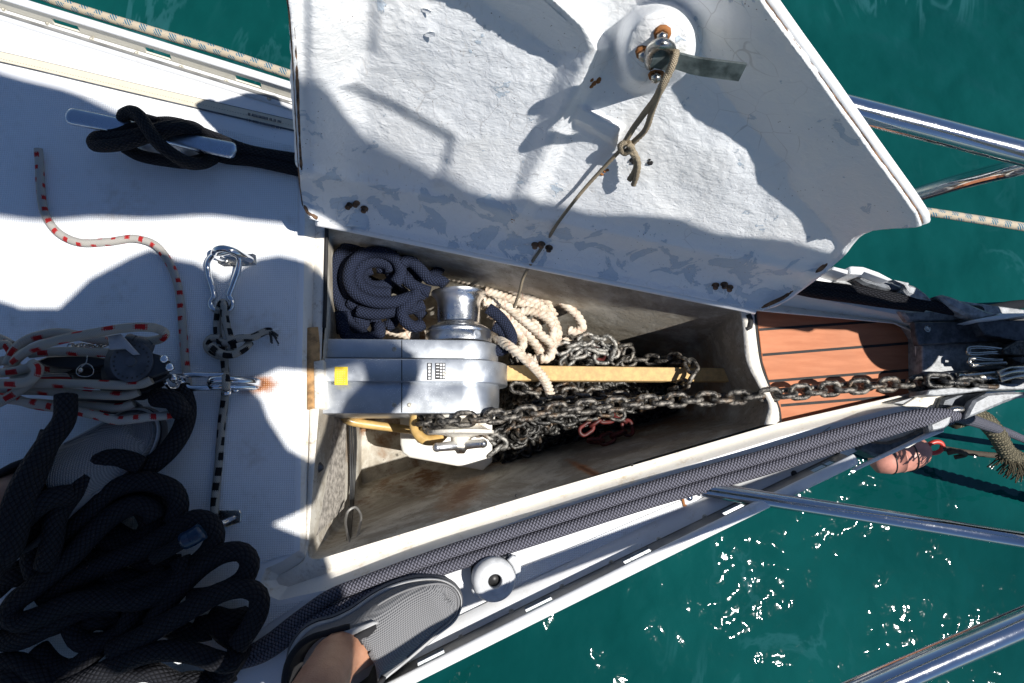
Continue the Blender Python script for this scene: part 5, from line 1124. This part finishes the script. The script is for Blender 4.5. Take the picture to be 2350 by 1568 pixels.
# ---------------------------------------------------------------- person
per = empty('person', P(760, 1500, 0), 'bare-legged person in grey mesh slip-on shoes standing over the locker', 'person')
OUT = [(655, 1568), (655, 1520), (664, 1478), (690, 1440), (722, 1420), (760, 1410), (800, 1392), (860, 1352), (910, 1330), (965, 1319), (1015, 1322), (1045, 1338), (1060, 1362), (1062, 1385), (1046, 1424), (1010, 1456), (960, 1500), (905, 1545), (850, 1590), (800, 1632), (750, 1662), (705, 1668), (675, 1650), (658, 1612)]
def shoe(outl, T, Hh, parent, lab):
    """slip-on shoe from its outsole outline (world points), toe T and heel Hh"""
    root = empty('shoe', Hh.lerp(T, .5)); put_under(root, parent); root['label'] = lab
    O = cr([Vector(p) for p in outl], .006, True); n = len(O); A = (T-Hh); L = A.length; A.normalize(); Sd = Vector((-A.y, A.x, 0))
    ts = [max(0, min(1, (p-Hh).dot(A)/L)) for p in O]
    mid = {}
    def axis(t):
        # local centre: average of left/right outline at t
        a = [p for p, q in zip(O, ts) if abs(q-t) < .05]
        if not a: return Hh+A*(L*t)
        ss = [(p-Hh).dot(Sd) for p in a]; return Hh+A*(L*t)+Sd*((min(ss)+max(ss))/2)
    AX = [axis(i/40) for i in range(41)]
    def ax(t): t = max(0, min(1, t))*40; i = min(39, int(t)); return AX[i].lerp(AX[i+1], t-i)
    def ring(fs_, fz_):
        out = []
        for p, t in zip(O, ts):
            tgt = ax(max(.50, min(.93, t))) if t > .44 else ax(.26+.4*t)
            s = fs_(t); q = p.lerp(tgt, s); out.append(Vector((q.x, q.y, fz_(t))))
        return out
    def loops(mb, R_, mi, capend=False):
        m = len(R_[0]); vs_ = [p for r in R_ for p in r]; fs = [(i*m+j, i*m+(j+1) % m, (i+1)*m+(j+1) % m, (i+1)*m+j) for i in range(len(R_)-1) for j in range(m)]
        uvx = [[(ts[q % m]*6, (q//m)*.3) for q in f] for f in fs]
        if capend: fs.append(tuple((len(R_)-1)*m+j for j in range(m))); uvx.append([(0, 0)]*m)
        mb.add(vs_, fs, uvx, mi)
    toe = lambda t: .012*smooth01((t-.75)/.25)
    mb = MB(); loops(mb, [ring(lambda t: .12, lambda t: .001+toe(t)), ring(lambda t: .05, lambda t: .001+toe(t)), ring(lambda t: .0, lambda t: .008+toe(t)), ring(lambda t: -.01, lambda t: .016+toe(t)*.6), ring(lambda t: .01, lambda t: .024+toe(t)*.5), ring(lambda t: .05, lambda t: .029+toe(t)*.5)], 0)
    loops(mb, [ring(lambda t: .05, lambda t: .029+toe(t)*.5), ring(lambda t: .085, lambda t: .0285+toe(t)*.5), ring(lambda t: .085, lambda t: .032+toe(t)*.5), ring(lambda t: .065, lambda t: .034+toe(t)*.5)], 1)
    loops(mb, [ring(lambda t: .065, lambda t: .034+toe(t)*.5), ring(lambda t: .075, lambda t: .039+toe(t)*.5), ring(lambda t: .115, lambda t: .042+toe(t)*.4), ring(lambda t: .15, lambda t: .041+toe(t)*.4)], 2)
    mb.build('sole', ['shoe_sole', 'ink', 'shoe_sole_light'], root)
    b_ = lambda t: smooth01((t-.40)/.12)
    zt2 = lambda t: .062+.035*smooth01((.92-t)/.45)-.016*smooth01((t-.86)/.14)
    hz_ = [.036, .055, .072, .084, .086, .076, .062, .050, .046]; hs = [.14, .16, .17, .20, .24, .28, .32, .36, .40]; fz = [0, .30, .56, .76, .88, .95, .985, 1, 1]; fsn = [.14, .17, .23, .33, .46, .60, .75, .9, 1.0]
    R_ = []
    for k in range(9):
        R_.append(ring(lambda t, k=k: hs[k]*(1-b_(t))+fsn[k]*b_(t), lambda t, k=k: hz_[k]*(1-b_(t))+(.036+toe(t)*.3+(zt2(t)-.036)*fz[k])*b_(t)))
    mb = MB(); loops(mb, R_[:5], 0); m = len(O)
    vs_ = [p for r in R_[4:] for p in r]; F0 = [[], []]
    for i in range(4):
        for j in range(m): t = (ts[j]+ts[(j+1) % m])/2; F0[1 if t < .45 else 0].append((i*m+j, i*m+(j+1) % m, (i+1)*m+(j+1) % m, (i+1)*m+j))
    mb.add(vs_, F0[0], [[(ts[q % m]*6, (q//m)*.3) for q in f] for f in F0[0]], 0); mb.add(vs_, F0[1], None, 1)
    mb.build('upper', ['shoe_mesh', 'shoe_lining'], root)
    mb = MB(); rr_ = [p for p, t in zip(R_[3], ts) if t < .50]
    idx = [i for i in range(m) if ts[i] < .50]; 
    st = next((i for i in idx if (i-1) % m not in idx), idx[0]); seq = []
    i = st
    while i % m in idx and len(seq) < m: seq.append(R_[3][i % m]+Z*.002); i += 1
    if len(seq) > 4: sweep(mb, seq, .0042, seg=8)
    mb.build('collar', 'shoe_lining', root)
    # stitched toe overlay line
    line = [RR_.lerp(RR2, .5)+Z*.0015 for RR_, RR2, t in zip(R_[2], R_[3], ts) if t > .62]
    st_ = [i for i in range(m) if ts[i] > .62]; i0 = next((i for i in st_ if (i-1) % m not in st_), st_[0]); pts_ = []
    i = i0
    while i % m in st_ and len(pts_) < m: pts_.append(R_[2][i % m].lerp(R_[3][i % m], .5)+Z*.001); i += 1
    mb = MB(); sweep(mb, pts_, .0016, seg=6); mb.build('toe_overlay', 'shoe_sole', root)
    return root, R_, ts, ax
def lab3(u, v, z=.022): return P(u, v, z)
shr, RR, TS, AXF = shoe([lab3(u, v) for u, v in OUT], P(1062, 1366, .022), P(682, 1640, .022), per, 'right shoe in sun, a shadow band falling across its toe')
# pull tab / stretch gusset
mb = MB(); g = cC([(560, 715, .088), (620, 770, .092), (760, 700, .094), (905, 635, .092), (860, 620, .092), (700, 680, .092)]); slab(mb, g, .090, .078, .001); mb.build('gusset', 'shoe_sole_light', shr)
mb = MB(); slab(mb, cC([(630, 775, .0935), (880, 650, .0935), (885, 690, .0935), (800, 780, .0935), (735, 870, .0935), (700, 850, .0935)]), .0935, .08, .001); mb.build('gusset_lining', 'shoe_lining', shr)
# left shoe, same outline turned to lie under the rope pile
Tl, Hl = P(338, 958, .022), P(-50, 1200, .022); Tr, Hr = P(1062, 1366, .022), P(682, 1640, .022)
def mirror(p):
    a = (Tr-Hr).normalized(); s_ = Vector((-a.y, a.x, 0)); a2 = (Tl-Hl).normalized(); s2 = Vector((-a2.y, a2.x, 0)); q = p-Hr
    return Hl+a2*q.dot(a)-s2*q.dot(s_)
shoe([mirror(lab3(u, v)) for u, v in OUT][::-1], Tl, Hl, per, 'left shoe in deep shade under the ropes')
# body: one skinned surface
J = {}; E = []
def jt(n, p, r, par=None): J[n] = (Vector(p), r); (E.append((par, n)) if par else None)
jt('pelvis', (-.36, -.70, .96), .12)
jt('waist', (-.24, -.62, 1.10), .115, 'pelvis'); jt('chest', (.08, -.30, 1.26), .13, 'waist'); jt('neck0', (.20, -.20, 1.33), .07, 'chest'); jt('neck', (.27, -.20, 1.36), .055, 'neck0')
jt('skull0', (.29, -.14, 1.38), .085, 'neck'); jt('skull', (.31, -.08, 1.38), .10, 'skull0'); jt('crown', (.32, -.02, 1.38), .075, 'skull')
ra = P(770, 1506, .085)
jt('hipR', (-.26, -.70, .88), .095, 'pelvis'); jt('thighR', (-.24, -.68, .70), .085, 'hipR'); jt('kneeR', (-.22, -.62, .50), .060, 'thighR'); jt('calfR', (-.21, -.50, .35), .056, 'kneeR'); jt('shinR', tuple(P(722, 1606, .22)), .034, 'calfR')
jt('ankR0', tuple(P(758, 1536, .135)), .030, 'shinR'); jt('ankR', tuple(ra), .033, 'ankR0'); jt('footR', tuple(P(860, 1470, .050)), .028, 'ankR'); jt('toeR', tuple(P(980, 1400, .040)), .018, 'footR')
la = P(-22, 1172, .085)
jt('hipL', (-.46, -.66, .88), .095, 'pelvis'); jt('thighL', (-.58, -.54, .72), .085, 'hipL'); jt('kneeL', (-.72, -.38, .50), .060, 'thighL'); jt('calfL', (-.74, -.26, .34), .055, 'kneeL'); jt('shinL', (-.69, -.14, .18), .038, 'calfL')
jt('ankL', tuple(la), .035, 'shinL'); jt('footL', tuple(P(110, 1095, .045)), .027, 'ankL')
jt('shR', (.22, -.38, 1.24), .055, 'chest'); jt('elR', (.21, -.225, 1.16), .038, 'shR'); jt('wrR', (.19, -.12, 1.13), .028, 'elR'); jt('haR', (.16, -.05, 1.12), .026, 'wrR')
jt('shL', (-.02, -.28, 1.26), .062, 'chest'); jt('elL', (-.14, -.06, 1.17), .044, 'shL'); jt('wrL', (.03, .0, 1.13), .028, 'elL'); jt('haL', (.08, .005, 1.12), .026, 'wrL')
for s_, h0, dirv in (('R', J['haR'][0], Vector((-.8, .45, 0))), ('L', J['haL'][0], Vector((.9, -.2, 0)))):
    dv = dirv.normalized(); pd = Vector((-dv.y, dv.x, 0))
    for k in range(4):
        o_ = (k-1.5)*.017; jt('f%s%d0' % (s_, k), tuple(h0+dv*.035+pd*o_), .009, 'ha'+s_); jt('f%s%d1' % (s_, k), tuple(h0+dv*(.065+.004*(k % 3))+pd*o_*1.1-Z*.006), .0082, 'f%s%d0' % (s_, k)); jt('f%s%d2' % (s_, k), tuple(h0+dv*(.083+.006*(k % 2))+pd*o_*1.1-Z*.024), .0072, 'f%s%d1' % (s_, k))
    sg = 1 if s_ == 'R' else -1; jt('t%s0' % s_, tuple(h0+dv*.01-pd*.03*sg-Z*.01), .010, 'ha'+s_); jt('t%s1' % s_, tuple(h0+dv*.045-pd*.042*sg-Z*.02), .009, 't%s0' % s_)
names = list(J); me = bpy.data.meshes.new('body'); me.from_pydata([tuple(J[k][0]) for k in names], [(names.index(a), names.index(b)) for a, b in E], [])
bd_ = bpy.data.objects.new('body', me); COL.objects.link(bd_); sk = bd_.modifiers.new('skin', 'SKIN'); sk.use_smooth_shade = True; sk.branch_smoothing = .6
for i, k in enumerate(names): me.skin_vertices[0].data[i].radius = (J[k][1],)*2
me.skin_vertices[0].data[0].use_root = True
sb = bd_.modifiers.new('sub', 'SUBSURF'); sb.levels = 2; sb.render_levels = 2; me.materials.append(MAT['skin']); put_under(bd_, per)
mb = MB(); ball(mb, (.315, -.045, 1.405), .104, seg=20, sq=(1, 1.1, .92)); mb.build('hair', 'hair', per)
mb = MB(); ball(mb, (.33, .0, 1.30), .016); ball(mb, (.30, .035, 1.33), .011); ball(mb, (.355, .035, 1.33), .011); mb.build('face_features', 'skin', per)
# unseen slab added above the camera, cut to the outline of the deck shadow
HS = 1.16; kx, ky = HS*SUN.x/SUN.z, HS*SUN.y/SUN.z
def SH(u, v): p = P(u, v, 0); return Vector((p.x+kx, p.y+ky, HS))
shadow_slab = [(-500, 600), (-200, 640), (0, 690), (50, 745), (105, 735), (205, 640), (300, 590), (345, 572), (395, 600), (428, 640), (436, 712), (475, 668), (540, 622), (590, 595), (640, 586), (690, 597), (740, 655), (800, 715), (880, 760), (945, 800), (948, 850), (930, 905), (880, 960), (840, 1010), (800, 1056), (736, 1114), (704, 1150), (650, 1162), (585, 1190), (704, 1236), (720, 1290), (740, 1350), (700, 1400), (620, 1440), (590, 1388), (530, 1380), (500, 1430), (420, 1468), (330, 1482), (260, 1500), (180, 1455), (90, 1440), (40, 1480), (-500, 1500)]
hole_ = [(525, 868), (600, 834), (720, 844), (800, 820), (850, 835), (860, 880), (815, 925), (780, 1000), (716, 1068), (620, 1017), (576, 950), (560, 905)]
def outline_slab(name, outer_, hole, th_, mat):
    A = [SH(*p) for p in outer_]; B = [SH(*p) for p in hole] if hole else []
    allp = A+B; tr = tessellate_polygon([A, B] if B else [A]); n = len(allp); vs_ = [p for p in allp]+[p-Z*th_ for p in allp]; fs = []
    for a, b, c in tr:
        if (allp[b]-allp[a]).cross(allp[c]-allp[a]).z < 0: a, c = c, a
        fs += [(a, b, c), (n+c, n+b, n+a)]
    for k0, m in ((0, len(A)), (len(A), len(B))):
        for i in range(m): j = (i+1) % m; fs.append((k0+i, k0+j, n+k0+j, n+k0+i))
    mb = MB(); mb.add(vs_, fs); return mb.build(name, mat, per, smooth=False)
outline_slab('shadow_slab', shadow_slab, hole_, .05, 'shadow_slab')
cmr = empty('camera_body', (0, 0, 1.10), 'black camera held above the locker by the person', 'camera')
mb = MB(); box(mb, (0, -.0, 1.105), CQ @ Vector((.055, 0, 0)), CQ @ Vector((0, .04, 0)), CQ @ Vector((0, 0, .03)), 0, .008); mb.build('camera_housing', 'black_plastic', cmr)
mb = MB(); ld = CQ @ Vector((0, 0, 1)); lathe(mb, CAM+ld*.012, ld, [(.036, 0), (.036, .06)], 28, cap=False); mb.build('lens_barrel', 'black_plastic', cmr)
